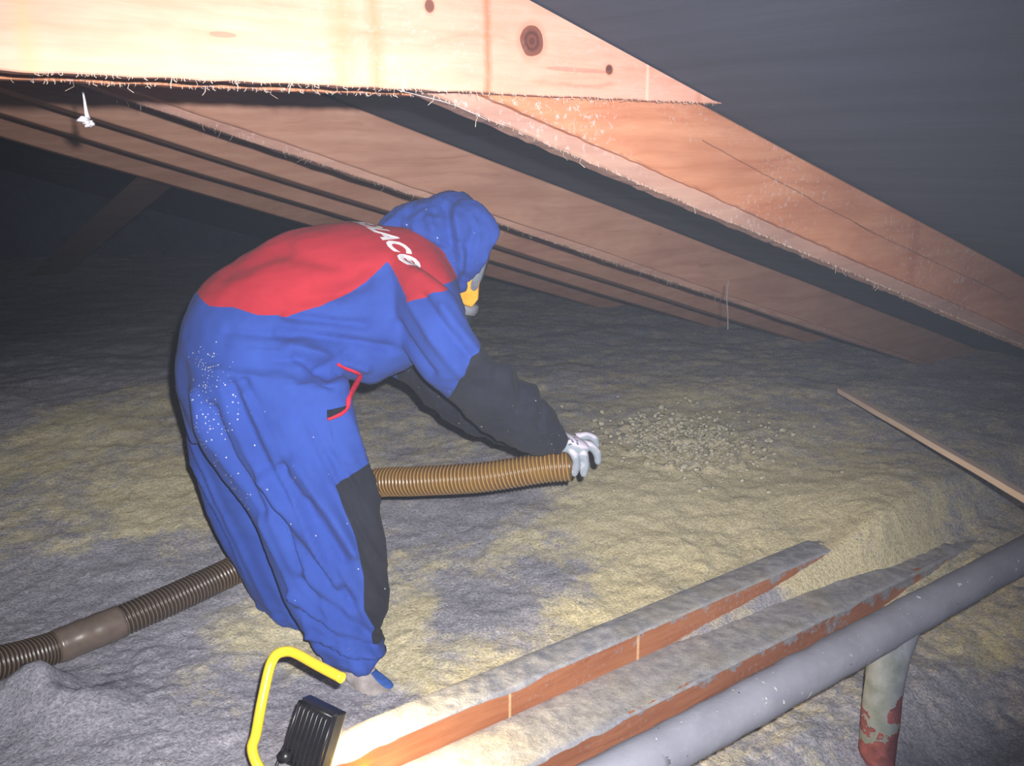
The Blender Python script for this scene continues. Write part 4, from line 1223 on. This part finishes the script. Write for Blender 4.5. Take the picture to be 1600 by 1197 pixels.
# ------------------------------------------------------------------ halogen work lamp, bottom left
LO = rg(-0.43, 1.88, 0.06)
lamp = empty('work_lamp', LO, HEAD - PI / 2)
tag(lamp, 'small black halogen work lamp on a yellow tube stand, at the bottom left', 'lamp')
L0 = Vector((-0.43, 1.88, 0.06))
def ll(r, g, z): return Vector((r, g, z)) - L0
M_YTUBE = plain('yellow_enamel', (238, 208, 54), 0.35, 0.5, noise=0.03)
M_BLACK = plain('black_enamel', (34, 33, 38), 0.35, 0.5, noise=0.1)
tp, _ = chain([ll(-0.350, 1.86, 0.342), ll(-0.41, 1.905, 0.347), ll(-0.462, 1.945, 0.352), ll(-0.485, 1.955, 0.352), ll(-0.506, 1.955, 0.345), ll(-0.518, 1.95, 0.328), ll(-0.524, 1.935, 0.305), ll(-0.533, 1.90, 0.250), ll(-0.541, 1.88, 0.200), ll(-0.548, 1.87, 0.175), ll(-0.538, 1.86, 0.145), ll(-0.515, 1.85, 0.120), ll(-0.46, 1.83, 0.095), ll(-0.36, 1.80, 0.085), ll(-0.30, 1.79, 0.085)], 110)
V, F = tube_geo(tp, 0.0112, 20, cap=False)
o = mesh_obj('stand_tube', V, F, M_YTUBE, lamp); sm = o.modifiers.new('wall', 'SOLIDIFY'); sm.thickness = 0.002; sm.offset = -1
o['label'] = 'bent yellow tube handle'
# foot bars of the stand reach the wool below the frame
for dx in (0.0, 0.16):
    q0 = ll(-0.50 + dx, 1.74, 0.055); q1 = ll(-0.47 + dx, 1.98, 0.045)
    pth2, _ = chain([q0, q0.lerp(q1, .5) + Vector((0, 0, .004)), q1], 14)
    V, F = tube_geo(pth2, 0.0105, 14); mesh_obj('foot_bar', V, F, M_YTUBE, lamp)
# housing with cooling fins, its back towards the viewer, tilted
c = ll(-0.428, 1.915, 0.170)
X = Vector((0.85, -0.52, -0.10)).normalized()
Yv = Vector((0.52, 0.85, -0.42)); Yv = (Yv - X * Yv.dot(X)).normalized()
Zv = X.cross(Yv)
R3 = Matrix((X, Yv, Zv)).transposed()
V, F = box_geo((0, 0, 0), (0.094, 0.052, 0.160))
hs = []
for (yy, sx, sz) in ((-0.018, 0.90, 0.94), (-0.010, 1.0, 1.0), (0.012, 1.06, 1.03), (0.020, 1.06, 1.03)):
    for (ex, ez) in ((-1, -1), (1, -1), (1, 1), (-1, 1)):
        hs.append(c + R3 @ Vector((ex * 0.050 * sx, yy, ez * 0.072 * sz)))
F = [(0, 3, 2, 1), (12, 13, 14, 15)]
for i in range(3):
    for k in range(4): F.append((i * 4 + k, i * 4 + (k + 1) % 4, i * 4 + 4 + (k + 1) % 4, i * 4 + 4 + k))
hb = bevel(mesh_obj('housing', [*hs], F, M_BLACK, lamp, smooth=False), 0.004, 3); hb['label'] = 'black finned lamp housing'
for i in range(7):
    x = -0.037 + i * 0.0123
    parts = []
    pr = [Vector((x, -0.018, -0.062)), Vector((x, -0.027, -0.055)), Vector((x, -0.029, 0.0)), Vector((x, -0.027, 0.055)), Vector((x, -0.016, 0.066))]
    V, F = tube_geo([c + R3 @ p for p in pr], lambda k: 0.0028, 8); 
    mesh_obj('cooling_fin', V, F, M_BLACK, hb)
V, F = merge([tube_geo([c + R3 @ Vector((sx * 0.047, -0.02, 0.064)), c + R3 @ Vector((sx * 0.047, -0.024, 0.0)), c + R3 @ Vector((sx * 0.047, -0.02, -0.064))], 0.004, 10) for sx in (-1, 1)] +
             [tube_geo([c + R3 @ Vector((-0.047, -0.02, sz * 0.064)), c + R3 @ Vector((0.047, -0.02, sz * 0.064))], 0.004, 10) for sz in (-1, 1)])
mesh_obj('rim', V, F, M_BLACK, hb)
V, F = tube_geo([c + R3 @ Vector((-0.036, -0.040, -0.052)), c + R3 @ Vector((-0.036, -0.014, -0.052))], 0.013, 18); mesh_obj('tilt_knob', V, F, M_BLACK, lamp)
gl = NT('lamp_glass'); gl.out((255, 240, 200), 0.2); gl.b.inputs['Emission Color'].default_value = col((255, 214, 140)); gl.b.inputs['Emission Strength'].default_value = 14
V, F = box_geo((0, 0, 0), (1, 1, 1)); V = [c + R3 @ Vector((v.x * 0.09, 0.0215 + v.y * 0.002, v.z * 0.125)) for v in V]
mesh_obj('front_glass', V, F, gl.m, lamp, smooth=False)['label'] = 'glowing front glass'
pth2, _ = chain([ll(-0.476, 1.95, 0.170), ll(-0.492, 1.93, 0.145), ll(-0.512, 1.90, 0.10), ll(-0.53, 1.86, 0.05)], 20)
V, F = tube_geo(pth2, 0.0035, 8); mesh_obj('power_cable', V, F, M_BLACK, lamp)
ld = bpy.data.lights.new('halogen_light', 'SPOT'); ld.energy = 40; ld.color = (1.0, 0.76, 0.34); ld.spot_size = math.radians(95); ld.spot_blend = 0.6; ld.shadow_soft_size = 0.03
lo = bpy.data.objects.new('halogen_light', ld); COL.objects.link(lo); lo.parent = lamp
lo.location = c + Yv * 0.03 + Vector((0.03, 0, 0.0))
lo.rotation_euler = Vector((0.90, 0.42, -0.62)).to_track_quat('-Z', 'Y').to_euler()

# ------------------------------------------------------------------ wool dust hanging in the air of the attic
V, F = box_geo((-1.0, 5.4, 1.5), (16.0, 12.0, 3.6))
hz = mesh_obj('airborne_dust', V, F, None, smooth=False)
hm = bpy.data.materials.new('airborne_dust'); hm.use_nodes = True
hm.node_tree.nodes.clear()
vo = hm.node_tree.nodes.new('ShaderNodeVolumeScatter'); vo.inputs['Color'].default_value = (0.68, 0.79, 1.0, 1); vo.inputs['Density'].default_value = 0.0022; vo.inputs['Anisotropy'].default_value = 0.0
ou = hm.node_tree.nodes.new('ShaderNodeOutputMaterial'); hm.node_tree.links.new(vo.outputs[0], ou.inputs['Volume'])
hz.data.materials.append(hm)
tag(hz, 'thin haze of wool dust hanging in the attic air', 'haze', kind='stuff')
